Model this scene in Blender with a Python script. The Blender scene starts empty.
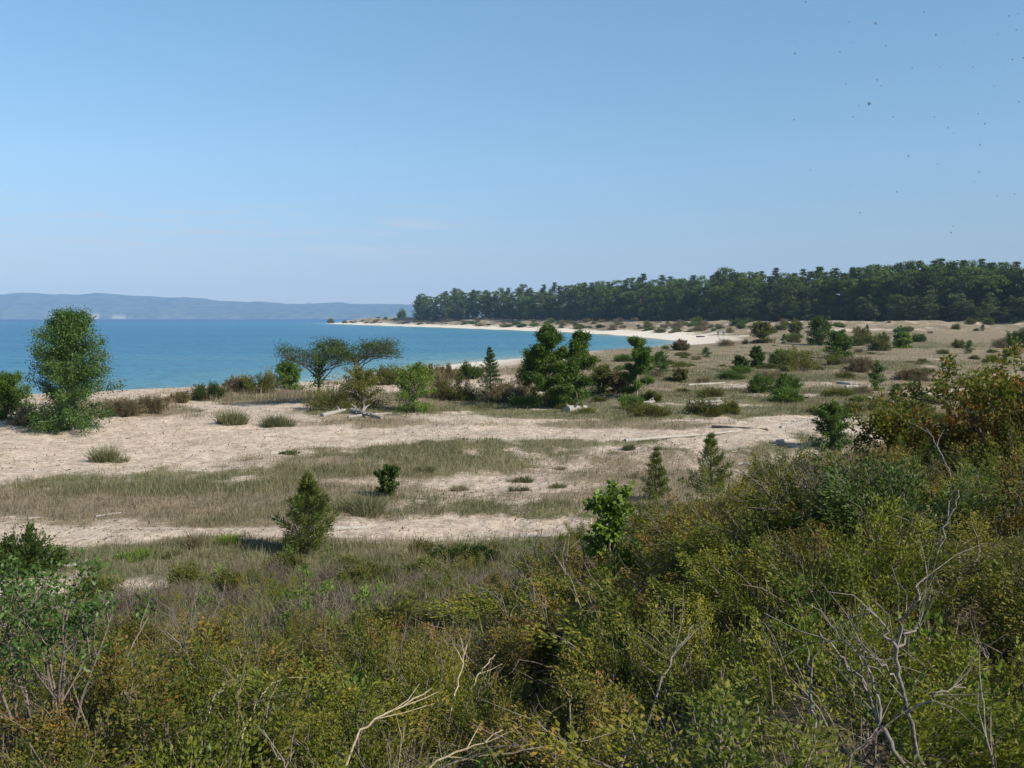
import bpy, math, random
import numpy as np
from mathutils import Vector, Matrix

random.seed(11)
rng = np.random.default_rng(11)
S = bpy.context.scene
COL = S.collection
PI = math.pi

# ------------------------------------------------------------------ camera maths
EYE = np.array([0.0, 0.0, 6.0])
FPX = 1000.0
PITCH = math.atan(66 / FPX)
FWD = np.array([0, math.cos(PITCH), -math.sin(PITCH)])
UPV = np.array([0, math.sin(PITCH), math.cos(PITCH)])

def ray(px, py):
    return FWD + np.array([1.0, 0, 0]) * ((px - 512) / FPX) + UPV * ((384 - py) / FPX)

def to_px(x, y, z):
    d = np.stack([x, y, np.asarray(z) - EYE[2]], -1)
    f = d @ FWD
    f = np.where(f < 0.05, 0.05, f)
    return 512 + FPX * d[..., 0] / f, 384 - FPX * (d @ UPV) / f

# ------------------------------------------------------------------ noise
_T = np.random.default_rng(5).random((256, 256))

def vnoise(x, y):
    x = np.asarray(x, float); y = np.asarray(y, float)
    xi = np.floor(x).astype(int); yi = np.floor(y).astype(int)
    fx = x - xi; fy = y - yi
    fx = fx * fx * (3 - 2 * fx); fy = fy * fy * (3 - 2 * fy)
    a = _T[xi & 255, yi & 255]; b = _T[(xi + 1) & 255, yi & 255]
    c = _T[xi & 255, (yi + 1) & 255]; d = _T[(xi + 1) & 255, (yi + 1) & 255]
    return (a + (b - a) * fx) * (1 - fy) + (c + (d - c) * fx) * fy

def fbm(x, y, o=4):
    s = 0; a = 0.5; t = 0
    for i in range(o):
        s = s + a * vnoise(x * 2 ** i + 17.3 * i, y * 2 ** i + 9.1 * i); t += a; a *= 0.5
    return s / t

def sstep(a, b, x):
    t = np.clip((np.asarray(x, float) - a) / (b - a), 0, 1)
    return t * t * (3 - 2 * t)

# ------------------------------------------------------------------ terrain
SHORE = np.array([(-9000, -900), (-1000, -60), (-200, 36), (-80, 60), (-40, 68), (-22, 84), (-13, 108), (-7, 136),
                  (5, 158), (15, 171), (26, 192), (33, 213), (38, 235), (42, 262), (41, 290), (38, 318), (32, 372), (20, 422),
                  (-6, 505), (-32, 590), (-61, 668), (-103, 780), (-160, 940), (-212, 1100), (-206, 1140),
                  (-150, 1200), (-50, 1330), (100, 1750), (600, 2500), (3000, 4000), (9600, 5000), (9600, -900)], float)

def sdist(x, y):
    x = np.asarray(x, float); y = np.asarray(y, float)
    best = np.full(x.shape, 1e18); ins = np.zeros(x.shape, bool)
    n = len(SHORE)
    for i in range(n):
        ax, ay = SHORE[i]; bx, by = SHORE[(i + 1) % n]
        dx, dy = bx - ax, by - ay
        t = np.clip(((x - ax) * dx + (y - ay) * dy) / (dx * dx + dy * dy), 0, 1)
        best = np.minimum(best, (x - ax - t * dx) ** 2 + (y - ay - t * dy) ** 2)
        c = ((ay > y) != (by > y))
        if dy != 0:
            ins ^= c & (x < ax + (y - ay) * dx / dy)
    d = np.sqrt(best)
    return np.where(ins, d, -d)

RT = np.radians([-180, -90, -30, -12, 0, 10, 18, 27, 60, 110, 180])
RR = np.array([70, 40, 17, 17.5, 18.5, 21, 26, 33, 50, 70, 70], float)

def hill_t(x, y):
    return np.hypot(x, y) / np.interp(np.arctan2(x, y), RT, RR)

def height(x, y):
    x = np.asarray(x, float); y = np.asarray(y, float)
    s = sdist(x, y) + (vnoise(x * .05, y * .05) - .5) * np.clip(y * .02, 0, 8)
    near = np.interp(s, [-80, -12, 0, 6, 13, 24, 60, 120, 400], [-5, -1.2, 0, .45, 1.25, 1.5, 1.55, 2.1, 5])
    far = np.interp(s, [-80, -12, 0, 16, 26, 46, 120, 500], [-5, -1.2, 0, .8, 1.5, 4.1, 4.6, 8]) * (1 + .42 * sstep(520, 820, y) * sstep(12, 30, s))
    F = sstep(215, 340, y)
    land = sstep(10, 26, s)
    z = near * (1 - F) + far * F
    z = z + land * ((fbm(x * .11, y * .11, 3) - .5) * (.55 + 2.4 * F) + (fbm(x * .55, y * .55, 3) - .5) * .22 + (fbm(x * 1.7, y * 1.7, 3) - .5) * .13 * sstep(90, 50, y))
    # small beach foredune on the near rim of the plain
    z = z + .25 * np.exp(-((s - 17) / 5) ** 2) * (1 - F)
    # a low hollow in the plain between the rim and the hill
    z = z - .16 * np.exp(-((y - 29) / 7) ** 2) * sstep(26, 12, np.abs(x)) 
    t = hill_t(x, y)
    rb = sstep(.03, .30, np.arctan2(x, y)) * sstep(2.2, 1.2, np.arctan2(x, y))
    tc = np.clip(t, 0, 1)
    h = 2.78 * ((1 - tc) ** 1.08 * (1 - rb) + (1 - tc ** 2.0) ** 1.15 * rb) + rb * .75 * tc * (1 - tc)
    z = z + h + sstep(1.05, .5, t) * sstep(0, .12, t) * (fbm(x * .45 + 40, y * .45, 3) - .5) * .5
    return z

def hit(px, py, lift=0.0, dmax=1500.0):
    r = ray(px, py)
    ts = 2.2 * (dmax / 2.2) ** np.linspace(0, 1, 2400)
    p = EYE[None] + ts[:, None] * r[None]
    below = p[:, 2] <= height(p[:, 0], p[:, 1]) + lift
    if not below.any():
        k = len(ts) - 1
    else:
        k = int(np.argmax(below))
    return p[k]

def at(px, y):
    """ground point in the column px at distance y"""
    x = (px - 512) / FPX * y
    return np.array([x, y, float(height(np.array([x]), np.array([y]))[0])])

def gz(x, y):
    return float(height(np.array([x]), np.array([y]))[0])

# ------------------------------------------------------------------ mesh accumulator
class MB:
    def __init__(s):
        s.v = []; s.q = []; s.t = []; s.n = 0
    def add(s, v, q, tint):
        v = np.asarray(v, float).reshape(-1, 3)
        s.v.append(v); s.q.append(np.asarray(q, int).reshape(-1, 4) + s.n)
        s.t.append(np.broadcast_to(np.asarray(tint, float), (len(v),)).copy()); s.n += len(v)
    def leaves(s, c, a, b, l, w, tint):
        """diamond leaves: base c, axis a, side b, length l, width w"""
        n = len(c)
        if n == 0: return
        l = np.broadcast_to(l, (n,))[:, None]; w = np.broadcast_to(w, (n,))[:, None]
        nn = np.cross(a, b)
        m = c + a * l * .45
        v = np.stack([c, m + b * w * .5 + nn * w * .12, c + a * l, m - b * w * .5 + nn * w * .12], 1).reshape(-1, 3)
        q = np.arange(4 * n).reshape(-1, 4)
        s.add(v, q, np.repeat(np.broadcast_to(tint, (n,)), 4))
    def tube(s, pts, rad, k=5, tint=.5):
        pts = np.asarray(pts, float); n = len(pts)
        rad = np.broadcast_to(rad, (n,))
        d = np.gradient(pts, axis=0); d /= np.linalg.norm(d, axis=1, keepdims=True) + 1e-9
        ref = np.array([0.31, 0.17, 0.93]) if abs(d[0, 2]) < .9 else np.array([.95, .2, .1])
        u = np.cross(d, ref); u /= np.linalg.norm(u, axis=1, keepdims=True) + 1e-9
        w = np.cross(d, u)
        an = np.arange(k) * 2 * PI / k
        v = pts[:, None] + rad[:, None, None] * (np.cos(an)[None, :, None] * u[:, None] + np.sin(an)[None, :, None] * w[:, None])
        i = np.arange(n - 1)[:, None] * k; j = np.arange(k)[None]; j2 = (j + 1) % k
        q = np.stack([i + j, i + j2, i + k + j2, i + k + j], -1).reshape(-1, 4)
        s.add(v.reshape(-1, 3), q, tint)
        # caps
        for e in (0, n - 1):
            r0 = e * k
            if rad[e] > .004:
                c = np.vstack([v[e], pts[e][None]])
                qq = [[m, (m + 1) % k, (m + 2) % k, k] if False else [m, (m + 1) % k, k, k] for m in range(k)]
                cc = np.array([[m, (m + 1) % k, (m + 2) % k, (m + 3) % k] for m in range(0, k - 2, 2)]) if k % 2 == 0 else None
                if k == 6:
                    s.add(v[e], [[0, 1, 2, 3], [3, 4, 5, 0]], tint)
                elif k == 4:
                    s.add(v[e], [[0, 1, 2, 3]], tint)
                elif k == 8:
                    s.add(v[e], [[0, 1, 2, 3], [3, 4, 5, 6], [6, 7, 0, 3]], tint)
    def mesh(s, name, mat, smooth=False):
        me = bpy.data.meshes.new(name)
        v = np.concatenate(s.v); q = np.concatenate(s.q); t = np.concatenate(s.t)
        me.vertices.add(len(v)); me.vertices.foreach_set('co', v.astype(np.float32).ravel())
        me.loops.add(q.size); me.loops.foreach_set('vertex_index', q.astype(np.int32).ravel())
        me.polygons.add(len(q)); me.polygons.foreach_set('loop_start', (np.arange(len(q)) * 4).astype(np.int32))
        me.polygons.foreach_set('loop_total', np.full(len(q), 4, np.int32))
        me.update(calc_edges=True)
        a = me.attributes.new('tint', 'FLOAT', 'POINT'); a.data.foreach_set('value', t.astype(np.float32))
        if smooth: me.polygons.foreach_set('use_smooth', np.ones(len(q), bool))
        me.materials.append(mat)
        return me

def unit(a):
    return a / (np.linalg.norm(a, axis=-1, keepdims=True) + 1e-9)

def rdirs(n, r=rng):
    return unit(r.normal(size=(n, 3)))

def sides(a, r=rng):
    return unit(np.cross(a, rdirs(len(a), r)))

# ------------------------------------------------------------------ materials
def newmat(name):
    m = bpy.data.materials.new(name); m.use_nodes = True
    nt = m.node_tree
    for n in list(nt.nodes): nt.nodes.remove(n)
    return m, nt, nt.nodes, nt.links

def ramp(ns, cols):
    r = ns.new('ShaderNodeValToRGB'); e = r.color_ramp.elements
    while len(e) > 1: e.remove(e[-1])
    for i, (p, c) in enumerate(cols):
        el = e[0] if i == 0 else e.new(p)
        el.position = p; el.color = (*c, 1)
    return r

def leafmat(name, cols, trans=.3, rough=.55, spec=.25):
    m, nt, ns, ln = newmat(name)
    at_ = ns.new('ShaderNodeAttribute'); at_.attribute_name = 'tint'
    r = ramp(ns, cols); ln.new(at_.outputs['Fac'], r.inputs[0])
    oi = ns.new('ShaderNodeObjectInfo')
    mp = ns.new('ShaderNodeMapRange'); mp.inputs[3].default_value = .78; mp.inputs[4].default_value = 1.2
    ln.new(oi.outputs['Random'], mp.inputs[0])
    hs = ns.new('ShaderNodeHueSaturation'); ln.new(mp.outputs[0], hs.inputs['Value']); ln.new(r.outputs[0], hs.inputs['Color'])
    p = ns.new('ShaderNodeBsdfPrincipled'); p.inputs['Roughness'].default_value = rough; p.inputs['Specular IOR Level'].default_value = spec
    tr = ns.new('ShaderNodeBsdfTranslucent'); mx = ns.new('ShaderNodeMixShader'); mx.inputs[0].default_value = trans
    ln.new(hs.outputs[0], p.inputs['Base Color']); ln.new(hs.outputs[0], tr.inputs[0])
    ln.new(p.outputs[0], mx.inputs[1]); ln.new(tr.outputs[0], mx.inputs[2])
    o = ns.new('ShaderNodeOutputMaterial'); ln.new(mx.outputs[0], o.inputs[0])
    return m

def woodmat(name, c0, c1, scale=30, rough=.85):
    m, nt, ns, ln = newmat(name)
    tc = ns.new('ShaderNodeTexCoord')
    n = ns.new('ShaderNodeTexNoise'); n.inputs['Scale'].default_value = scale; n.inputs['Detail'].default_value = 5
    ln.new(tc.outputs['Object'], n.inputs[0])
    r = ramp(ns, [(.3, c0), (.7, c1)]); ln.new(n.outputs[0], r.inputs[0])
    p = ns.new('ShaderNodeBsdfPrincipled'); p.inputs['Roughness'].default_value = rough; p.inputs['Specular IOR Level'].default_value = .2
    bp = ns.new('ShaderNodeBump'); bp.inputs['Strength'].default_value = .5; bp.inputs['Distance'].default_value = .02
    ln.new(n.outputs[0], bp.inputs['Height']); ln.new(bp.outputs[0], p.inputs['Normal'])
    ln.new(r.outputs[0], p.inputs['Base Color'])
    o = ns.new('ShaderNodeOutputMaterial'); ln.new(p.outputs[0], o.inputs[0])
    return m

M = {}
M['poplar'] = leafmat('poplar_leaf', [(0, (.026, .060, .010)), (.5, (.060, .120, .020)), (1, (.135, .205, .048))], .35, .45, .35)
M['corner'] = leafmat('greygreen_leaf', [(0, (.036, .056, .016)), (.5, (.080, .115, .034)), (1, (.200, .230, .120))], .35, .45, .35)
M['green'] = leafmat('green_leaf', [(0, (.040, .080, .011)), (.55, (.082, .150, .019)), (1, (.155, .230, .038))], .35, .5)
M['bright'] = leafmat('bright_leaf', [(0, (.060, .115, .014)), (.6, (.140, .220, .028)), (1, (.250, .330, .065))], .4, .5)
M['olive'] = leafmat('olive_leaf', [(0, (.060, .070, .012)), (.6, (.125, .135, .022)), (1, (.215, .190, .050))], .3)
M['darkgreen'] = leafmat('dark_leaf', [(0, (.026, .048, .010)), (.6, (.058, .092, .016)), (1, (.110, .138, .030))], .25)
M['spruce'] = leafmat('spruce_needle', [(0, (.032, .062, .014)), (.6, (.058, .098, .022)), (1, (.115, .145, .040))], .2)
M['pine'] = leafmat('pine_needle', [(0, (.055, .080, .014)), (.6, (.105, .138, .026)), (1, (.190, .200, .060))], .25)
M['juniper'] = leafmat('juniper_needle', [(0, (.034, .055, .008)), (.4, (.110, .138, .016)), (.8, (.225, .210, .026)), (1, (.320, .190, .034))], .35)
M['yellow'] = leafmat('yellowgreen_needle', [(0, (.055, .080, .008)), (.6, (.160, .178, .016)), (1, (.280, .230, .030))], .35)
M['russet'] = leafmat('russet_leaf', [(0, (.045, .055, .012)), (.4, (.130, .130, .022)), (.75, (.235, .160, .030)), (1, (.300, .110, .032))], .35)
M['oak'] = leafmat('turning_leaf', [(0, (.050, .085, .008)), (.5, (.130, .155, .016)), (.72, (.180, .160, .016)), (.86, (.250, .110, .014)), (1, (.260, .075, .012))], .4)
M['orange'] = leafmat('orange_leaf', [(0, (.060, .065, .010)), (.5, (.140, .115, .014)), (.75, (.220, .105, .015)), (1, (.290, .100, .016))], .4)
M['brown'] = leafmat('dry_scrub', [(0, (.100, .080, .040)), (.6, (.190, .150, .078)), (1, (.280, .225, .125))], .25)
M['grass'] = leafmat('grass_blade', [(0, (.085, .105, .038)), (.55, (.145, .155, .068)), (1, (.250, .225, .125))], .3)
M['tan'] = leafmat('dry_grass', [(0, (.140, .115, .065)), (.5, (.225, .185, .110)), (1, (.330, .275, .180))], .3)
M['heath'] = leafmat('heath_twig', [(0, (.062, .050, .034)), (.5, (.135, .110, .080)), (.8, (.190, .160, .120)), (1, (.125, .140, .040))], .2)
M['wood_far'] = leafmat('wood_crown', [(0, (.028, .048, .010)), (.6, (.062, .094, .016)), (1, (.120, .148, .028))], .2)
M['wood_leaf'] = leafmat('wood_leaf_crown', [(0, (.040, .072, .010)), (.6, (.092, .145, .018)), (1, (.165, .215, .034))], .25)
M['wood_pale'] = leafmat('wood_pale_crown', [(0, (.055, .080, .022)), (.6, (.095, .130, .036)), (1, (.150, .180, .056))], .25)
M['bark'] = woodmat('bark', (.06, .045, .035), (.14, .11, .085))
M['birch'] = woodmat('pale_bark', (.16, .15, .12), (.34, .31, .27))
M['stem'] = woodmat('twig_bark', (.10, .078, .062), (.24, .20, .165), 60)
M['dead'] = woodmat('dead_wood', (.12, .105, .09), (.27, .245, .21), 40)
M['grey'] = woodmat('weathered_wood', (.20, .185, .17), (.38, .355, .33), 20)
M['white'] = woodmat('bleached_wood', (.27, .25, .22), (.46, .43, .38), 20)
M['straw'] = woodmat('straw_wood', (.26, .21, .135), (.44, .37, .25), 40)
M['char'] = woodmat('dark_wood', (.035, .030, .028), (.09, .08, .072), 20)

# ------------------------------------------------------------------ object helpers
THINGS = []          # (object, px, py, label or None, auto text)

def setp(o, label=None, cat=None, group=None, kind=None):
    if label: o['label'] = label
    if cat: o['category'] = cat
    if group: o['group'] = group
    if kind: o['kind'] = kind

def link(name, me, parent=None):
    o = bpy.data.objects.new(name, me); COL.objects.link(o)
    if parent: o.parent = parent
    return o

def thing(name, parts, loc, rz=0, sc=(1, 1, 1), label=None, cat=None, group=None, auto=None, tilt=(0, 0)):
    """parts: [(part name, mesh)]; one part -> a single mesh object, more -> an Empty with children"""
    if len(parts) == 1:
        o = link(name, parts[0][1])
    else:
        o = bpy.data.objects.new(name, None); o.empty_display_size = .2; COL.objects.link(o)
        for pn, me in parts: link(pn, me, o)
    o.location = loc; o.rotation_euler = (tilt[0], tilt[1], rz); o.scale = sc
    setp(o, label, cat, group)
    px, py = to_px(np.array(loc[0]), np.array(loc[1]), np.array(loc[2]))
    THINGS.append([o, float(px), float(py), label, auto])
    return o

# ------------------------------------------------------------------ plant generators
def grow(mb, p, d, L, r, depth, tips, R, up=.12, spread=.75, nseg=4, kids=(3, 5), ratio=.6):
    pts = [np.array(p)]; d = np.array(d, float)
    for i in range(nseg):
        d = d + R.normal(size=3) * .13; d[2] += up * .5
        d /= np.linalg.norm(d)
        pts.append(pts[-1] + d * L / nseg)
    pts = np.array(pts)
    mb.tube(pts, np.linspace(r, r * .45, len(pts)), 5 if r > .01 else 4)
    if depth == 0:
        for i in range(1, len(pts)): tips.append((pts[i], d, L))
        return
    n = R.integers(kids[0], kids[1] + 1)
    for i in range(n):
        t = .3 + .7 * (i + R.random()) / n
        k = min(int(t * nseg), nseg - 1); f = t * nseg - k
        q = pts[k] * (1 - f) + pts[min(k + 1, nseg)] * f
        ax = unit(R.normal(size=3)); side = unit(np.cross(d, ax))
        nd = unit(d * (1 - spread * .5) + side * spread)
        grow(mb, q, nd, L * ratio * (1.15 - .5 * t), r * .5, depth - 1, tips, R, up, spread, max(2, nseg - 1), kids, ratio)
    tips.append((pts[-1], d, L * .4))

def leaf_cloud(mb, tips, n, l, w, sig, R, droop=0.1, clump=.5):
    P = np.array([t[0] for t in tips]); D = np.array([t[1] for t in tips])
    tb = R.random(len(tips))
    k = R.integers(0, len(tips), n)
    c = P[k] + R.normal(size=(n, 3)) * sig
    a = unit(D[k] * .5 + rdirs(n, R) * .9 + np.array([0, 0, -droop]))
    mb.leaves(c, a, sides(a, R), l * R.uniform(.7, 1.3, n), w * R.uniform(.7, 1.3, n), np.clip(tb[k] * clump + R.random(n) * (1 - clump), 0, 1))

def column_tree(h, w, mat, seed, n=9000, leaf=.06, stems=4, bark='bark', base=.05, shape='egg', prof=None):
    """small many-stemmed broadleaf tree / tall bush; crown reaches almost to the ground; outline from prof(t) = half width share"""
    R = np.random.default_rng(seed); tr = MB(); cr = MB(); tips = []
    if prof is None: prof = lambda t: np.interp(t, [0, .12, .4, .75, 1], [.55, .85, 1, .7, .16])
    for s in range(stems):
        an = s * 2 * PI / stems + R.random(); off = w * .22 * (R.random() * .6 + .4) * (stems > 1)
        hh = h * R.uniform(.82, .98) if s else h * .98
        top = np.array([math.cos(an) * off * .6, math.sin(an) * off * .6, hh])
        b0 = np.array([0, 0, -.05])
        ts = np.linspace(0, 1, 8)[:, None]
        pts = b0 + (top - b0) * ts + R.normal(size=(8, 3)) * .009 * h * np.sin(ts * PI)
        tr.tube(pts, np.linspace(.014 * h + .008, .004 * h, 8), 6)
        nb = int(13 + h * 3)
        for i in range(nb):
            t = base + (1 - base) * (i + R.random()) / nb
            q = np.array([np.interp(t, ts[:, 0], pts[:, j]) for j in range(3)])
            L = w * .5 * prof(t) * R.uniform(.7, 1.12) + .02 * h
            b = R.random() * 2 * PI
            d = unit(np.array([math.cos(b), math.sin(b), R.uniform(.15, .8) if t > .22 else R.uniform(-.25, .25)]))
            m = 4; e = [q + d * L * f + np.array([0, 0, .12 * L * f * f]) for f in np.linspace(0, 1, m)]
            tr.tube(e, np.linspace(.005 * h * .6, .0012 * h, m), 4)
            for f in np.linspace(.25, 1, 5):
                tips.append((q + d * L * f, d, L * .4))
    leaf_cloud(cr, tips, int(n * 1.9), leaf, leaf * .7, .029 * (h + w) * .6, R, .15, .5)
    return [('trunk', tr.mesh('trunk', M[bark])), ('crown', cr.mesh('crown', M[mat]))]

def dome_shrub(h, w, mat, seed, stems=34, n=9000, l=.028, wd=.012, sig=.05, stemmat='stem', upright=.5, bare=.0):
    """low bush: stems fanning from the base, leaves along them, uneven dome outline"""
    R = np.random.default_rng(seed); st = MB(); fo = MB()
    P = []; D = []; T = []
    for s in range(stems):
        az = R.random() * 2 * PI; el = math.asin(R.uniform(.12, 1.0) ** (1 - upright * .5))
        d = np.array([math.cos(az) * math.cos(el), math.sin(az) * math.cos(el), math.sin(el)])
        rad = 1 / math.sqrt((math.cos(el) / (w / 2)) ** 2 + (math.sin(el) / h) ** 2) * R.uniform(.72, 1.12)
        b0 = np.array([math.cos(az), math.sin(az), 0]) * R.random() * w * .16
        m = 6; fs = np.linspace(0, 1, m)[:, None]
        pts = b0 + (d * rad - b0) * fs + R.normal(size=(m, 3)) * .035 * rad * np.sin(fs * PI) + np.array([0, 0, -.08 * rad]) * np.sin(fs * PI) * (1 - el)
        pts[0, 2] = -.04
        st.tube(pts, np.linspace(.004 + .006 * h, .002, m), 4)
        tb = R.random()
        if s < stems * bare:
            pts[1:] *= 1.12
            for j in range(4):
                f = R.uniform(.4, .95); q = np.array([np.interp(f, fs[:, 0], pts[:, c]) for c in range(3)])
                dd = unit(d + R.normal(size=3) * .6)
                st.tube([q, q + dd * rad * .15, q + dd * rad * .3 + R.normal(size=3) * .02], [.003, .002, .001], 4)
            continue
        k = n // stems
        f = R.uniform(.22, 1.04, k) ** .75
        c = np.stack([np.interp(f, fs[:, 0], pts[:, j]) for j in range(3)], -1)
        # side sprays
        sp = R.integers(0, 9, k); sd = rdirs(9, R) * sig * 2.2
        stn = R.random(9); c = c + sd[sp] * 1.25 * R.random(k)[:, None] ** .8 + R.normal(size=(k, 3)) * sig * .3
        P.append(c); D.append(unit(d * .8 + unit(sd[sp]) * .5 + rdirs(k, R) * .6)); T.append(np.clip(tb * .45 + stn[sp] * .3 + R.random(k) * .25 + (f > .9) * .1 - .05, 0, 1))
    P = np.concatenate(P); D = np.concatenate(D); T = np.concatenate(T)
    ok = P[:, 2] > -.02
    P, D, T = P[ok], D[ok], T[ok]
    fo.leaves(P, D, sides(D, R), l * R.uniform(.6, 1.4, len(P)), wd * R.uniform(.7, 1.3, len(P)), T)
    return [('stem', st.mesh('stem', M[stemmat])), ('foliage', fo.mesh('foliage', M[mat]))]

def conifer(h, w, mat, seed, levels=11, per=5, tuft=60, nl=.09, nw=.012, lift=.35, base=.06, taper=1.0, sparse=0.):
    """young pine or spruce: whorls of branches, needle tufts along them"""
    R = np.random.default_rng(seed); tr = MB(); cr = MB()
    zs = np.linspace(-.05, h, 9); bend = np.cumsum(R.normal(size=(9, 2)) * .008 * h, axis=0)
    pts = np.stack([bend[:, 0], bend[:, 1], zs], -1)
    tr.tube(pts, np.linspace(.02 * h + .01, .004 * h, 9), 6)
    for i in range(levels):
        t = base + (1 - base) * (i / (levels - 1)) ** .9
        z = t * h
        q = np.array([np.interp(z, zs, pts[:, 0]), np.interp(z, zs, pts[:, 1]), z])
        L0 = w * .5 * ((1 - t) ** taper * .95 + .08) * (1 if i else .8)
        for j in range(per if i < levels - 1 else 3):
            if R.random() < sparse: continue
            az = j * 2 * PI / per + i * 1.1 + R.normal() * .25
            L = L0 * R.uniform(.75, 1.15)
            d = unit(np.array([math.cos(az), math.sin(az), lift + .9 * t * t + R.normal() * .1]))
            fs = np.linspace(0, 1, 5)
            bp = q + np.outer(fs * L, d) + np.outer(fs ** 2 * L * .18, [0, 0, 1.0 if lift > 0 else -.3])
            tr.tube(bp, np.linspace(.006 * h, .0015 * h, 5), 4)
            k = max(int(tuft * (L / (w * .5) + .25)), 8)
            f = R.uniform(.15, 1.05, k)
            c = np.stack([np.interp(f, fs, bp[:, m]) for m in range(3)], -1)
            # side twigs
            sd = unit(np.cross(d, rdirs(k, R))); off = R.random(k)[:, None] * (L * .28 * (1.15 - f))[:, None]
            c = c + sd * off * np.array([1, 1, .6])
            a = unit(d * .7 + sd * .7 + rdirs(k, R) * .5 + np.array([0, 0, .35]))
            cr.leaves(c, a, sides(a, R), nl * R.uniform(.7, 1.3, k), nw * R.uniform(.8, 1.4, k), np.clip(R.random(k) * .6 + .3 * f + .1 * R.normal(), 0, 1))
        if i == levels - 1:
            k = tuft // 2; a = unit(rdirs(k, R) * .6 + np.array([0, 0, 1.0]))
            cr.leaves(q + R.normal(size=(k, 3)) * .01 * h, a, sides(a, R), nl, nw, R.uniform(.5, 1, k))
    return [('trunk', tr.mesh('trunk', M[bark_of(mat)])), ('crown', cr.mesh('crown', M[mat]))]

def bark_of(mat): return 'bark'

def grass_clump(h, w, mat, seed, n=260, bw=.01):
    R = np.random.default_rng(seed); mb = MB()
    n *= 3; bw *= .55; az = R.random(n) * 2 * PI; rr = np.sqrt(R.random(n)) * w * .42
    sx = R.normal(size=(7, 2)) * w * .2; kk = R.integers(0, 7, n); sh = R.uniform(.4, 1.1, 7)[kk]
    rr = rr * .55
    c = np.stack([sx[kk, 0] + np.cos(az) * rr, sx[kk, 1] + np.sin(az) * rr, np.full(n, -.03)], -1)
    a = unit(np.stack([np.cos(az) * R.uniform(.05, .55, n), np.sin(az) * R.uniform(.05, .55, n), np.ones(n)], -1) + R.normal(size=(n, 3)) * .25)
    L = h * R.uniform(.25, 1.2, n) * sh
    mid = c + a * L[:, None] * .55
    a2 = unit(a + np.stack([np.cos(az), np.sin(az), -.35 * np.ones(n)], -1) * R.uniform(.1, .6, n)[:, None])
    b = sides(a, R) * (bw * R.uniform(.7, 1.3, n))[:, None] * .5
    tip = mid + a2 * L[:, None] * .45
    v = np.stack([c - b, c + b, mid + b * .8, mid - b * .8, mid - b * .8, mid + b * .8, tip + b * .15, tip - b * .15], 1).reshape(-1, 3)
    mb.add(v, np.arange(8 * n).reshape(-1, 4), np.repeat(R.random(n), 8))
    return [('foliage', mb.mesh('foliage', M[mat]))]

def bare_bush(h, w, mat, seed, stems=5, depth=2, r=.012, lean=(0, 0)):
    R = np.random.default_rng(seed); mb = MB(); tips = []
    for s in range(stems):
        az = s * 2 * PI / stems + R.random() * .8
        d = unit(np.array([math.cos(az) * w / h * .5 + lean[0], math.sin(az) * w / h * .5 + lean[1], 1]))
        grow(mb, [math.cos(az) * .03, math.sin(az) * .03, -.04], d, h * R.uniform(.6, .95), r * R.uniform(.7, 1.1), depth, tips, R, .05, .6, 5, (2, 4), .55)
    return [('stem', mb.mesh('stem', M[mat], True))]

# ------------------------------------------------------------------ logs and sticks
def log_mesh(L, r, mat, seed, stubs=3, bend=.04, k=8, flare=0.0):
    """a drift log lying along +X: bent, tapering, broken ends, branch stubs"""
    R = np.random.default_rng(seed); mb = MB()
    n = 9; x = np.linspace(0, L, n)
    pts = np.stack([x, np.cumsum(R.normal(size=n)) * bend * L / n * 1.6, r * .75 + np.cumsum(R.normal(size=n)) * .01 * L / n], -1)
    rad = np.linspace(r, r * .55, n) * R.uniform(.88, 1.12, n); rad[0] *= 1 + flare; rad[-1] *= .7
    mb.tube(pts, rad, k)
    for i in range(stubs):
        j = R.integers(1, n - 1); d = unit(np.array([R.normal() * .5 + .3, R.normal(), abs(R.normal()) * .6 + .1]))
        ll = r * R.uniform(1.2, 2.6)
        mb.tube([pts[j], pts[j] + d * ll * .6, pts[j] + d * ll + R.normal(size=3) * .03], [r * .35, r * .25, r * .12], 6)
    return mb.mesh('log', M[mat], True)

def place_log(p0, p1, r, mat, seed, label, name='driftwood_log', stubs=3, cat='driftwood', group=None, flare=0., sink=.3):
    a = hit(*p0); b = hit(*p1)
    d = b - a; L = float(np.linalg.norm(d)); az = math.atan2(d[1], d[0]); el = math.atan2(d[2], math.hypot(d[0], d[1]))
    me = log_mesh(L, r, mat, seed, stubs, flare=flare)
    o = thing(name, [('log', me)], (a[0], a[1], a[2] - r * sink), label=label, cat=cat, group=group)
    o.rotation_euler = (0, -el, az)
    o.data.name = 'log'
    return o

def stick_pts(pp, lift, seed=0):
    """points of a stick: its foot stands on the ground, the rest leans a little nearer or farther"""
    R = np.random.default_rng(seed + 50)
    y0 = hit(pp[0][0], pp[0][1] + lift[0] * 60)[1]
    if y0 < 3.4: y0 = 3.4 + R.random() * .5
    y0 *= .82
    sl = R.uniform(-.15, .25)
    out = []
    for i, (px, py) in enumerate(pp):
        r = ray(px, py); y = y0 + sl * i / max(1, len(pp) - 1)
        out.append(EYE + r * (y / r[1]))
    return np.array(out)

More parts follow.
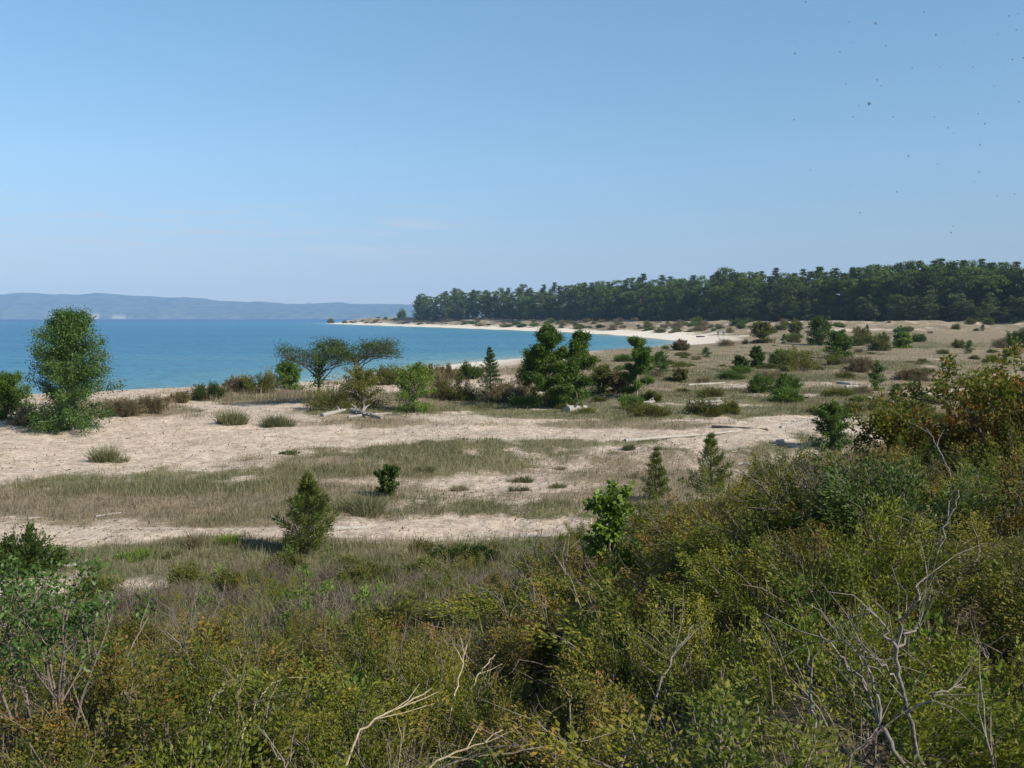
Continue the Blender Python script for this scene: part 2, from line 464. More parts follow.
def place_stick(pp, lift, r, mat, label, twigs=2, seed=0, name='dead_branch', group=None, forks=()):
    """a dead branch through ground-based points; twigs fork from it"""
    R = np.random.default_rng(seed + 900); P = stick_pts(pp, lift, seed)
    v = unit(P[1] - P[0]); root = P[0] - v * np.array([.3, .3, 0]); root[2] = min(gz(root[0], root[1]) - .03, P[0][2] - .05)
    P = np.vstack([root, P[0] * .75 + root * .25 + np.array([0, 0, .02]), P])
    o0 = P[0].copy(); Q = P - o0
    n = 3 * len(Q); t = np.linspace(0, len(Q) - 1, n); pts = np.stack([np.interp(t, np.arange(len(Q)), Q[:, i]) for i in range(3)], -1)
    L = np.linalg.norm(Q[-1]); pts[1:-1] += R.normal(size=(n - 2, 3)) * .008 * L
    mb = MB(); r *= .46; mb.tube(pts, np.linspace(r, r * .4, n), 6)
    for i in range(twigs):
        j = R.integers(n // 2, n - 1); d = unit(unit(pts[-1] - pts[n // 2]) + R.normal(size=3) * .3); ll = L * R.uniform(.15, .4)
        mb.tube([pts[j], pts[j] + d * ll * .5, pts[j] + d * ll + R.normal(size=3) * .03 * L], [r * .5, r * .35, r * .15], 5)
    return thing(name, [('branch', mb.mesh('branch', M[mat], True))], tuple(o0), label=label, cat='dead branch', group=group)

# ================================================================== GROUND
def pix_ellipses(px, py, L):
    v = np.zeros(px.shape)
    for cx, cy, rx, ry, w in L:
        q = ((px - cx) / rx) ** 2 + ((py - cy) / ry) ** 2
        v = v + w * np.clip(1.25 - q, 0, 1)
    return v

GREENS = [(790, 382, 230, 36, .42), (250, 550, 330, 9, .8), (250, 470, 200, 7, .4), (480, 470, 180, 12, .5), (330, 412, 120, 4, .5), (520, 415, 130, 5, .6), (500, 443, 200, 5, .4), (150, 484, 150, 13, .9), (60, 482, 60, 9, .4), (470, 452, 150, 13, .9), (430, 468, 90, 10, .6), (600, 440, 70, 8, .8),
          (390, 506, 110, 13, .9), (560, 512, 120, 14, .8), (640, 413, 170, 9, .9), (760, 408, 120, 8, .6), (300, 566, 420, 20, 1.),
          (560, 556, 160, 24, .9), (730, 448, 80, 8, .6), (820, 446, 80, 20, .6), (560, 395, 140, 10, .5), (640, 470, 40, 6, .3), (700, 395, 160, 10, .6),
          (60, 590, 160, 14, .3), (760, 378, 120, 5, .8), (860, 366, 120, 5, .8), (930, 345, 80, 4, .8), (700, 372, 60, 4, .6), (820, 352, 90, 5, .6), (600, 403, 60, 5, .8), (450, 408, 60, 4, .6), (860, 410, 90, 8, .8)]
DRYS = [(150, 521, 260, 8, .6), (450, 516, 200, 7, .5), (300, 543, 330, 6, .5), (130, 497, 230, 20, .5), (470, 463, 230, 22, .55), (420, 498, 260, 15, .5), (40, 500, 90, 14, .5), (450, 373, 90, 10, .9), (300, 445, 200, 6, .35), (470, 425, 260, 6, .4), (640, 425, 120, 6, .4), (190, 507, 250, 12, .8), (330, 492, 120, 9, .5), (470, 480, 160, 8, .3), (700, 470, 110, 26, .55), (640, 490, 120, 20, .5), (850, 380, 260, 30, .5),
        (700, 355, 130, 13, .9), (860, 345, 240, 14, .8), (500, 425, 220, 8, .25), (380, 415, 80, 8, .3), (560, 372, 60, 12, .5), (130, 409, 70, 8, 1.2), (270, 397, 80, 8, 1.2), (420, 402, 110, 10, 1.2), (520, 403, 70, 7, 1.2), (620, 385, 90, 14, .9), (60, 424, 60, 5, .7),
        (780, 372, 260, 22, .5), (900, 410, 140, 16, .8)]
SANDS = [(700, 405, 110, 2.5, .8), (770, 395, 60, 2.5, .8), (850, 372, 70, 2.5, .8), (640, 390, 60, 3, .7), (770, 350, 50, 2.5, .7), (960, 338, 60, 2, .7), (870, 330, 60, 1.5, .8), (740, 364, 50, 2.5, .6), (120, 440, 190, 22, .9), (350, 436, 160, 12, .7), (300, 532, 310, 5, .75), (480, 524, 110, 5, .8), (40, 538, 80, 5, .6), (520, 430, 150, 5, .7),
         (650, 436, 140, 5, .9), (700, 444, 60, 5, .7), (540, 484, 110, 9, .8), (600, 470, 60, 8, .5), (720, 386, 120, 3.5, .9), (855, 383, 60, 2.5, 1.), (900, 358, 80, 3, .9), (930, 352, 60, 2, .8),
         (820, 419, 70, 3.5, .9), (760, 428, 70, 4, .8), (495, 372, 30, 12, .8), (510, 420, 80, 4, .5), (30, 455, 60, 20, .5), (960, 366, 60, 2, .7), (60, 640, 70, 14, .6), (120, 665, 90, 12, .5)]

def covers(x, y, z):
    px, py = to_px(x, y, z)
    s = sdist(x, y)
    front = (y > 2)
    n1 = fbm(x * .35, y * .16, 4); n2 = fbm(x * 1.4 + 8, y * .5 + 3, 3)
    t = hill_t(x, y)
    g = np.where(front, pix_ellipses(px, py, GREENS), 0); d = np.where(front, pix_ellipses(px, py, DRYS), 0); sa = np.where(front, pix_ellipses(px, py, SANDS), 0)
    far = sstep(60, 130, y) * sstep(14, 30, s)
    g = np.clip(g - sa * .8 + (n2 - .5) * 1.5 + (n1 - .5) * 1.1, 0, 1) * sstep(9, 14, s)
    d = np.clip(d - sa * .7 + far * .62 + (n1 - .5) * 1.4 + (n2 - .5) * .8 + .1, 0, 1) * sstep(10, 18, s)
    thick = sstep(1.02, .80, t + (n1 - .5) * .25)
    thick = thick * (1 - .75 * np.clip(sa * sstep(620, 640, py) + sa * sstep(575, 560, py), 0, 1))
    # woodland floor
    return g, d, thick, s

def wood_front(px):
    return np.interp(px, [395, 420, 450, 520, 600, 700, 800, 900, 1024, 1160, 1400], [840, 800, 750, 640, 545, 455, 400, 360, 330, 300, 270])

def make_ground():
    an = np.concatenate([np.radians(np.linspace(-180, -44, 70, endpoint=False)), np.radians(np.linspace(-44, 44, 520, endpoint=False)), np.radians(np.linspace(44, 180, 70, endpoint=False))])
    rr = np.concatenate([[0.0], .8 * (9800 / .8) ** np.linspace(0, 1, 330)])
    # finer in the plain
    rr = np.unique(np.concatenate([rr, np.linspace(12, 70, 180), np.linspace(70, 420, 160)]))
    A, Rr = np.meshgrid(an, rr)
    x = Rr * np.sin(A); y = Rr * np.cos(A)
    z = height(x, y)
    z = np.where(Rr > 2500, np.minimum(z, 12), z)
    nr, na = x.shape
    v = np.stack([x, y, z], -1).reshape(-1, 3)
    i = np.arange(nr - 1)[:, None] * na; j = np.arange(na)[None]; j2 = (j + 1) % na
    q = np.stack([i + j, i + j2, i + na + j2, i + na + j], -1).reshape(-1, 4)[:, ::-1]
    mb = MB(); mb.add(v, q, 0)
    me = mb.mesh('ground', ground_material(), True)
    g, d, th, s = covers(x, y, z)
    wf = np.zeros_like(x)
    px, py = to_px(x, y, z)
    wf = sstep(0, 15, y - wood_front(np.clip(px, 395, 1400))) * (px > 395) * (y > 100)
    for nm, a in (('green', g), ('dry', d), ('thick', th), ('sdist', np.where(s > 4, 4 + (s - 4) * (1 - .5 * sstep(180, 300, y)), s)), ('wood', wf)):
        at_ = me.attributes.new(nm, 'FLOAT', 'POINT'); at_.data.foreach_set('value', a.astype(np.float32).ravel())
    o = link('ground', me); setp(o, kind='structure')
    return o

def math_node(ns, ln, op, a, b=None, clamp=False):
    n = ns.new('ShaderNodeMath'); n.operation = op; n.use_clamp = clamp
    for i, v in enumerate((a, b)):
        if v is None: continue
        if isinstance(v, (int, float)): n.inputs[i].default_value = v
        else: ln.new(v, n.inputs[i])
    return n.outputs[0]

def mixc(ns, ln, f, a, b):
    n = ns.new('ShaderNodeMix'); n.data_type = 'RGBA'
    for i, v in ((0, f), (6, a), (7, b)):
        if isinstance(v, tuple): n.inputs[i].default_value = (*v, 1)
        elif isinstance(v, (int, float)): n.inputs[i].default_value = v
        else: ln.new(v, n.inputs[i])
    return n.outputs[2]

def mrange(ns, ln, v, a, b, c=0., d=1.):
    n = ns.new('ShaderNodeMapRange'); n.interpolation_type = 'SMOOTHSTEP'
    ln.new(v, n.inputs[0]); n.inputs[1].default_value = a; n.inputs[2].default_value = b; n.inputs[3].default_value = c; n.inputs[4].default_value = d
    return n.outputs[0]

def ground_material():
    m, nt, ns, ln = newmat('ground')
    tc = ns.new('ShaderNodeTexCoord')
    def noise(sc, det=5, rough=.6, stretch=None):
        n = ns.new('ShaderNodeTexNoise'); n.inputs['Scale'].default_value = sc; n.inputs['Detail'].default_value = det; n.inputs['Roughness'].default_value = rough
        if stretch:
            mp = ns.new('ShaderNodeMapping'); mp.inputs['Scale'].default_value = stretch
            ln.new(tc.outputs['Object'], mp.inputs[0]); ln.new(mp.outputs[0], n.inputs[0])
        else: ln.new(tc.outputs['Object'], n.inputs[0])
        return n.outputs[0]
    def attr(nm):
        a = ns.new('ShaderNodeAttribute'); a.attribute_name = nm; return a.outputs['Fac']
    nf = noise(9, 6, .7); nm_ = noise(1.3, 5, .62); nb = noise(.22, 4, .6); npk = noise(26, 3, .6)
    sand = mixc(ns, ln, mrange(ns, ln, nm_, .3, .72), (.48, .385, .305), (.64, .530, .430))
    sand = mixc(ns, ln, mrange(ns, ln, nf, .52, .66, 0, .7), sand, (.26, .205, .155))
    sand = mixc(ns, ln, mrange(ns, ln, npk, .62, .74, 0, .45), sand, (.20, .155, .115))
    sand = mixc(ns, ln, mrange(ns, ln, noise(3.4, 7, .75), .48, .60, 0, .62), sand, (.27, .215, .15))
    # clean pale beach close to the water, darker where wet
    sd = attr('sdist')
    beach = mixc(ns, ln, mrange(ns, ln, nm_, .3, .7), (.64, .57, .47), (.72, .65, .55))
    sand = mixc(ns, ln, mrange(ns, ln, sd, 9, 17), beach, sand)
    sand = mixc(ns, ln, mrange(ns, ln, sd, .3, 1.6), (.20, .165, .125), sand)
    fine = math_node(ns, ln, 'ADD', math_node(ns, ln, 'MULTIPLY', nf, .5), math_node(ns, ln, 'MULTIPLY', nm_, .5))
    fine = math_node(ns, ln, 'SUBTRACT', fine, .5)
    fine = math_node(ns, ln, 'MULTIPLY', fine, 2.6)
    def cov(nm, lo, hi, mx):
        return mrange(ns, ln, math_node(ns, ln, 'ADD', attr(nm), fine), lo, hi, 0, mx)
    dryc = mixc(ns, ln, nf, (.13, .105, .062), (.28, .225, .145))
    grnc = mixc(ns, ln, nf, (.080, .085, .034), (.17, .155, .075))
    litc = mixc(ns, ln, nf, (.040, .034, .018), (.13, .105, .060))
    c = mixc(ns, ln, cov('dry', .2, .75, .88), sand, dryc)
    c = mixc(ns, ln, cov('green', .25, .8, .85), c, grnc)
    c = mixc(ns, ln, cov('thick', .2, .7, .95), c, litc)
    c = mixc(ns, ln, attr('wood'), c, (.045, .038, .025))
    p = ns.new('ShaderNodeBsdfPrincipled'); p.inputs['Roughness'].default_value = .95; p.inputs['Specular IOR Level'].default_value = .1
    ln.new(c, p.inputs['Base Color'])
    bp = ns.new('ShaderNodeBump'); bp.inputs['Strength'].default_value = .9; bp.inputs['Distance'].default_value = .12
    hsum = math_node(ns, ln, 'ADD', math_node(ns, ln, 'MULTIPLY', noise(3.2, 6, .68), 1.0), math_node(ns, ln, 'MULTIPLY', nf, .35))
    bp.inputs['Distance'].default_value = .13; ln.new(hsum, bp.inputs['Height']); ln.new(bp.outputs[0], p.inputs['Normal'])
    o = ns.new('ShaderNodeOutputMaterial'); ln.new(p.outputs[0], o.inputs[0])
    return m

make_ground()

# ------------------------------------------------------------------ water
def make_water():
    an = np.radians(np.concatenate([np.linspace(-180, -50, 40, endpoint=False), np.linspace(-50, 50, 240, endpoint=False), np.linspace(50, 180, 40, endpoint=False)]))
    rr = np.concatenate([[0.], 20 * (9800 / 20) ** np.linspace(0, 1, 160)])
    A, Rr = np.meshgrid(an, rr); x = Rr * np.sin(A); y = Rr * np.cos(A)
    nr, na = x.shape
    i = np.arange(nr - 1)[:, None] * na; j = np.arange(na)[None]; j2 = (j + 1) % na
    q = np.stack([i + j, i + j2, i + na + j2, i + na + j], -1).reshape(-1, 4)[:, ::-1]
    mb = MB(); mb.add(np.stack([x, y, x * 0], -1).reshape(-1, 3), q, 0)
    m, nt, ns, ln = newmat('lake_water')
    a = ns.new('ShaderNodeAttribute'); a.attribute_name = 'depth'
    tc = ns.new('ShaderNodeTexCoord')
    mp = ns.new('ShaderNodeMapping'); mp.inputs['Scale'].default_value = (.006, .02, 1); ln.new(tc.outputs['Object'], mp.inputs[0])
    nb = ns.new('ShaderNodeTexNoise'); nb.inputs['Scale'].default_value = 1; nb.inputs['Detail'].default_value = 4; ln.new(mp.outputs[0], nb.inputs[0])
    dn = math_node(ns, ln, 'ADD', a.outputs['Fac'], math_node(ns, ln, 'MULTIPLY', math_node(ns, ln, 'SUBTRACT', nb.outputs[0], .5), .35))
    r = ramp(ns, WATER_RAMP); ln.new(dn, r.inputs[0])
    p = ns.new('ShaderNodeBsdfPrincipled'); p.inputs['Roughness'].default_value = .28; p.inputs['IOR'].default_value = 1.33
    p.inputs['Specular IOR Level'].default_value = .16
    ln.new(r.outputs[0], p.inputs['Base Color'])
    def wave(sc, det, st):
        mp = ns.new('ShaderNodeMapping'); mp.inputs['Scale'].default_value = st; ln.new(tc.outputs['Object'], mp.inputs[0])
        n = ns.new('ShaderNodeTexNoise'); n.inputs['Scale'].default_value = sc; n.inputs['Detail'].default_value = det; ln.new(mp.outputs[0], n.inputs[0]); return n.outputs[0]
    bp = ns.new('ShaderNodeBump'); bp.inputs['Strength'].default_value = 1.; bp.inputs['Distance'].default_value = 1.3
    ln.new(math_node(ns, ln, 'ADD', wave(.9, 4, (.5, 1, 1)), math_node(ns, ln, 'MULTIPLY', wave(.12, 3, (.4, 1, 1)), 2.2)), bp.inputs['Height'])
    ln.new(bp.outputs[0], p.inputs['Normal'])
    o = ns.new('ShaderNodeOutputMaterial'); ln.new(p.outputs[0], o.inputs[0])
    me = mb.mesh('lake', m, True)
    s = -sdist(x, y)
    dep = np.interp(s, [0, 6, 25, 110, 300, 700, 1200, 2000], [0, .12, .32, .45, .52, .62, .85, 1.1])
    at_ = me.attributes.new('depth', 'FLOAT', 'POINT'); at_.data.foreach_set('value', dep.astype(np.float32).ravel())
    o = link('water', me); setp(o, kind='structure')
WATER_RAMP = [(0, (.22, .30, .28)), (.13, (.09, .23, .28)), (.38, (.032, .160, .275)), (.55, (.020, .124, .250)), (.72, (.013, .086, .208)), (1, (.003, .020, .090))]
make_water()

# ------------------------------------------------------------------ far hills
def make_hills():
    px = np.linspace(-500, 900, 420)
    top = np.interp(px, [-500, -100, 0, 100, 170, 200, 256, 300, 325, 350, 380, 410, 500, 900], [290, 295, 294, 294, 297, 298.5, 302.5, 304.3, 302.6, 304, 305, 305, 306, 308])
    top = top + (fbm(px * .05, px * 0, 4) - .5) * 4.2
    rows = [(7600, -2), (7640, .045), (7800, .22), (8100, .5), (8500, .86), (8800, 1.0), (9200, .8), (9600, .0)]
    V = []; att = []
    for k, (y, f) in enumerate(rows):
        x = (px - 512) / FPX * y
        H = (318 - top) / FPX * 8800 + 6
        z = H * f if f > 0 else np.full_like(px, -4.0)
        if 0 < k < 7: z = z * (.85 + .3 * fbm(x * .002, np.full_like(x, y * .002), 4)) if k < 5 else z
        V.append(np.stack([x, np.full_like(x, float(y)), z], -1))
        att.append(np.full_like(px, 1.0 if k <= 1 else 0.0) * np.clip((fbm(px * .12, px * 0 + 5, 3) - .47) * 8, 0, 1) * (.12 + .88 * np.exp(-((px - 98) / 26) ** 2)))
    V = np.stack(V); nr, na = V.shape[:2]
    i = np.arange(nr - 1)[:, None] * na; j = np.arange(na - 1)[None]
    q = np.stack([i + j, i + j + 1, i + na + j + 1, i + na + j], -1).reshape(-1, 4)
    mb = MB(); mb.add(V.reshape(-1, 3), q, np.stack(att).ravel())
    m, nt, ns, ln = newmat('wooded_hills')
    tc = ns.new('ShaderNodeTexCoord'); n = ns.new('ShaderNodeTexNoise'); n.inputs['Scale'].default_value = .012; n.inputs['Detail'].default_value = 6
    ln.new(tc.outputs['Object'], n.inputs[0])
    c = mixc(ns, ln, mrange(ns, ln, n.outputs[0], .35, .65), (.010, .030, .016), (.095, .110, .055))
    a = ns.new('ShaderNodeAttribute'); a.attribute_name = 'tint'
    c = mixc(ns, ln, a.outputs['Fac'], c, (.55, .50, .42))
    p = ns.new('ShaderNodeBsdfPrincipled'); p.inputs['Roughness'].default_value = .95; p.inputs['Specular IOR Level'].default_value = 0
    ln.new(c, p.inputs['Base Color']); o = ns.new('ShaderNodeOutputMaterial'); ln.new(p.outputs[0], o.inputs[0])
    ob = link('hills', mb.mesh('hills', m, True)); setp(ob, kind='structure')
make_hills()

# ================================================================== THE FAR WOOD
def forest_pine(seed, h=22, w=8, mat='wood_far', base=.18, levels=20):
    R = np.random.default_rng(seed); tr = MB(); cr = MB()
    zs = np.linspace(-.3, h, 8); b = np.cumsum(R.normal(size=(8, 2)) * .15, axis=0)
    pts = np.stack([b[:, 0], b[:, 1], zs], -1); tr.tube(pts, np.linspace(.3, .05, 8), 6)
    for i in range(levels):
        t = base + (1 - base) * i / (levels - 1); z = t * h
        q = np.array([np.interp(z, zs, pts[:, 0]), np.interp(z, zs, pts[:, 1]), z])
        L0 = w * .5 * np.interp(t, [base, base + .2, .6, .85, 1], [.85, 1, .85, .5, .1])
        for j in range(5):
            if R.random() < .12: continue
            az = R.random() * 2 * PI; L = L0 * R.uniform(.55, 1.2)
            d = unit(np.array([math.cos(az), math.sin(az), R.uniform(-.05, .45)]))
            fs = np.linspace(0, 1, 4); bp = q + np.outer(fs * L, d) + np.outer(fs ** 2 * L * .12, [0, 0, 1.])
            tr.tube(bp, np.linspace(.08, .02, 4), 4)
            k = int(36 + 40 * L / (w * .5)); f = R.uniform(.3, 1.05, k)
            c = np.stack([np.interp(f, fs, bp[:, m]) for m in range(3)], -1) + R.normal(size=(k, 3)) * np.array([.45, .45, .22])
            a = unit(d * .5 + rdirs(k, R) * .8 + np.array([0, 0, .3]))
            cr.leaves(c, a, sides(a, R), R.uniform(.3, .68, k), R.uniform(.18, .36, k), np.clip(R.random() * .5 + R.random(k) * .5, 0, 1))
    return [('trunk', tr.mesh('trunk', M['bark'])), ('crown', cr.mesh('crown', M[mat]))]

def forest_leafy(seed, h=19, w=10, mat='wood_leaf', base=.03):
    R = np.random.default_rng(seed); tr = MB(); cr = MB(); tips = []
    grow(tr, [0, 0, -.3], [0, 0, 1], h * .8, .3, 0, [], R, .2)
    nc = 60
    for i in range(nc):
        t = base + (1 - base) * R.random() ** .8
        rr = w * .5 * math.sqrt(max(0, 1 - ((t - .5) / .56) ** 2)) * R.uniform(.35, 1.0); az = R.random() * 2 * PI
        c = np.array([math.cos(az) * rr, math.sin(az) * rr, t * h * .97])
        tr.tube([[0, 0, max(0.5, c[2] - rr * .7)], c * np.array([.6, .6, 1]) - [0, 0, .2 * rr], c], [.1, .06, .02], 4)
        k = 90; s = R.uniform(.6, 1.15)
        o = rdirs(k, R) * (R.random(k) ** .4)[:, None] * np.array([1.3, 1.3, .85]) * s
        a = unit(rdirs(k, R) + np.array([0, 0, .3])); tb = R.random()
        cr.leaves(c + o, a, sides(a, R), R.uniform(.28, .58, k), R.uniform(.22, .44, k), np.clip(tb * .5 + R.random(k) * .5, 0, 1))
    return [('trunk', tr.mesh('trunk', M['bark'])), ('crown', cr.mesh('crown', M[mat]))]

WOODG = 'trees of the far wood'
pines = [forest_pine(100 + i, 22, 7 + i % 3, 'wood_far', .03 + .05 * (i % 3)) for i in range(5)]
leafys = [forest_leafy(120 + i, 19, 10, 'wood_leaf') for i in range(3)]
pales = [forest_leafy(130 + i, 14, 8, 'wood_pale', .05) for i in range(2)] + [forest_pine(140, 15, 7, 'wood_pale', .05, 13)]

def skyline(px):   # measured height of the wood's outline in the photo, as metres at its distance
    top = np.interp(px, [405, 415, 430, 460, 500, 540, 575, 600, 640, 700, 740, 800, 850, 900, 945, 990, 1024, 1400], [300, 292, 289, 287, 285, 284, 278, 279, 277, 273, 268, 270, 266, 262, 259, 262, 259, 255])
    return top

wood = []
R = np.random.default_rng(77)
def wood_tree(px, back, kind, hs=1.0, gap=None):
    y = float(wood_front(px)) + back
    p = at(px, y)
    top = skyline(px) + 5.5 + R.normal() * 1.9
    H = (6 - p[2]) + (318 - top) / FPX * y
    H *= hs
    if kind == 'pine': parts = pines[R.integers(len(pines))]; h0 = 22; nm = 'pine_tree'; txt = 'dark pine'
    elif kind == 'leaf': parts = leafys[R.integers(len(leafys))]; h0 = 19; nm = 'leafy_tree'; txt = 'round leafy tree'
    else: parts = pales[R.integers(len(pales))]; h0 = 15; nm = 'small_tree'; txt = 'short pale tree'
    s = H / h0; w = s ** .5 * R.uniform(1.05, 1.4) * (1.0 if kind != 'pale' else .9)
    o = thing(nm, parts, tuple(p), R.random() * 6.28, (w, w, s), cat='tree', group=WOODG, auto=('wood', txt, back < 12))
    return o
px = 417.0
while px < 1170:
    k = R.random()
    leafy = .72 if px < 560 else (.56 if px < 700 else .44)
    if 840 < px < 1010: leafy = .62
    wood_tree(px, R.uniform(0, 8), 'leaf' if k < leafy else 'pine', R.uniform(.72, .95))
    wood_tree(px + 3, R.uniform(14, 26), 'leaf' if R.random() < leafy else 'pine', R.uniform(.9, 1.03))
    if R.random() < .66: wood_tree(px + 5, R.uniform(32, 60), 'pine' if R.random() < .7 else 'leaf', R.uniform(.97, 1.09))
    if R.random() < .85 and px > 424: wood_tree(px + 2, R.uniform(-12, -3), 'pale', R.uniform(.22, .55))
    px += R.uniform(6.5, 10)

# ================================================================== PLAIN: MEASURED PLANTS
def place(px, py, parts, h0, w0, hpx, wpx, name, cat, label=None, rz=None, group=None, auto=None):
    p = hit(px, py)
    d = float((p - EYE) @ FWD)
    h = hpx * d / FPX; w = wpx * d / FPX
    rz = random.random() * 6.28 if rz is None else rz
    return thing(name, parts, (p[0], p[1], p[2] - .02), rz, (w / w0, w / w0, h / h0), label, cat, group, auto)

def dist(px, py):
    return float((hit(px, py) - EYE) @ FWD)

def hero(px, py, hpx, wpx, fn, name, cat, label, **k):
    d = dist(px, py); h = hpx * d / FPX; w = wpx * d / FPX
    return place(px, py, fn(h, w), h, w, hpx, wpx, name, cat, label, rz=k.get('rz', 0.))

hero(72, 431, 119, 66, lambda h, w: column_tree(h, w, 'poplar', 201, 24000, .075, 4, 'birch', .03, prof=lambda t: np.interp(t, [0, .1, .3, .55, .8, 1], [1.0, 1.3, 1.3, 1.1, .80, .16])), 'poplar_tree', 'tree',
     'small many stemmed poplar standing alone on the sand by the lake')
hero(6, 420, 44, 52, lambda h, w: column_tree(h, w, 'green', 202, 7000, .08, 5, 'bark', .03, prof=lambda t: np.interp(t, [0, .3, .7, 1], [.9, 1, .8, .3])), 'leafy_bush', 'bush',
     'bright green rounded bush left of the small lone poplar')
hero(546, 408, 80, 52, lambda h, w: column_tree(h, w, 'green', 203, 20000, .10, 1, 'bark', .02, prof=lambda t: np.interp(t, [0, .2, .5, .8, 1], [1.05, 1.1, .85, .5, .08])), 'leafy_tree', 'tree',
     'taller dark green tree with pointed crown, left one of the touching pair')
hero(577, 408, 74, 44, lambda h, w: column_tree(h, w, 'green', 204, 17000, .10, 1, 'bark', .02, prof=lambda t: np.interp(t, [0, .25, .5, .8, 1], [1.15, 1.15, .85, .62, .12])), 'leafy_tree', 'tree',
     'shorter dark green tree, right one of the touching pair')
hero(637, 397, 59, 28, lambda h, w: column_tree(h, w, 'green', 205, 12000, .09, 1, 'birch', .15, prof=lambda t: np.interp(t, [0, .2, .35, .6, .85, 1], [.6, 1.0, 1.15, 1.1, .9, .3])), 'leafy_tree', 'tree',
     'slim single green tree on a short bare trunk, right of the touching pair')
hero(490, 403, 54, 42, lambda h, w: conifer(h, w, 'spruce', 206, 15, 7, 110, .11, .022, .0, .05, 1.0), 'spruce_tree', 'tree',
     'narrow pointed young spruce left of the pair of leafy trees')

def flat_top(h, w, seed, lean, vine=False):
    """wind shaped old pine: leaning forked trunk, long bare limbs, flat plates of foliage on top"""
    R = np.random.default_rng(seed); tr = MB(); cr = MB(); dead = MB()
    z = np.linspace(-.1, h * .72, 7)
    pts = np.stack([lean * h * (z / h) ** 1.4, .04 * h * np.sin(z * 2), z], -1); tr.tube(pts, np.linspace(.034 * h, .016 * h, 7), 6)
    for i in range(13):
        t = R.uniform(.42, 1.0); q = np.array([np.interp(t * z[-1], z, pts[:, k]) for k in range(3)])
        az = R.choice([0, PI]) + R.normal() * .6 if i > 2 else [0.1, PI - .2, 1.5][i]
        L = w * .5 * R.uniform(.55, 1.1); rise = max(.03, (h * R.uniform(.70, .98) - q[2]) / L)
        d = np.array([math.cos(az), math.sin(az) * .8, 0])
        f = np.linspace(0, 1, 6)[:, None]; bp = q + d * L * f + np.array([0, 0, 1.]) * L * rise * f ** .8 + R.normal(size=(6, 3)) * .02 * L
        tr.tube(bp, np.linspace(.010 * h, .003 * h, 6), 5)
        for j in range(7):
            ff = R.uniform(.5, 1); c0 = np.array([np.interp(ff, f[:, 0], bp[:, k]) for k in range(3)])
            e = c0 + R.normal(size=3) * np.array([.16, .16, .07]) * w * .5 + np.array([0, 0, .03 * h])
            tr.tube([c0, (c0 + e) / 2 + R.normal(size=3) * .02, e], [.005 * h, .004 * h, .002 * h], 4)
            if j < 6:
                k = 95; o = R.normal(size=(k, 3)) * np.array([.12, .12, .05]) * w * .5
                a = unit(rdirs(k, R) + np.array([0, 0, .5]))
                cr.leaves(e + o, a, sides(a, R), .10 * R.uniform(.7, 1.4, k), .03, np.clip(R.random() * .5 + R.random(k) * .5, 0, 1))
            else:
                k = 22; o = R.normal(size=(k, 3)) * np.array([.12, .12, .09]) * w * .5 - np.array([0, 0, .05 * h])
                a = rdirs(k, R); dead.leaves(e + o, a, sides(a, R), .13, .018, R.random(k))  # dead twigs, drawn as loose thin blades below the foliage plates
    L = [('trunk', tr.mesh('trunk', M['bark'])), ('crown', cr.mesh('crown', M['spruce'])), ('dead_twigs', dead.mesh('dead_twigs', M['brown']))]
    if vine:
        vn = MB(); k = 900; zz = R.uniform(.3, 1.0, k) * h
        c = np.stack([lean * h * (zz / h) ** 1.4 + R.normal(size=k) * .05 * w, R.normal(size=k) * .04 * w, zz], -1); a = rdirs(k, R)
        vn.leaves(c, a, sides(a, R), .10, .08, R.random(k)); L.append(('vine', vn.mesh('vine', M['green'])))
    return L
hero(318, 405, 62, 72, lambda h, w: flat_top(h, w, 211, .05, True), 'wind_shaped_pine', 'tree', 'leaning old pine with reddish dead twigs and a green vine up its trunk')
hero(357, 405, 70, 80, lambda h, w: flat_top(h, w, 212, -.03), 'wind_shaped_pine', 'tree', 'old pine with a flat spreading umbrella crown above the olive bushes')

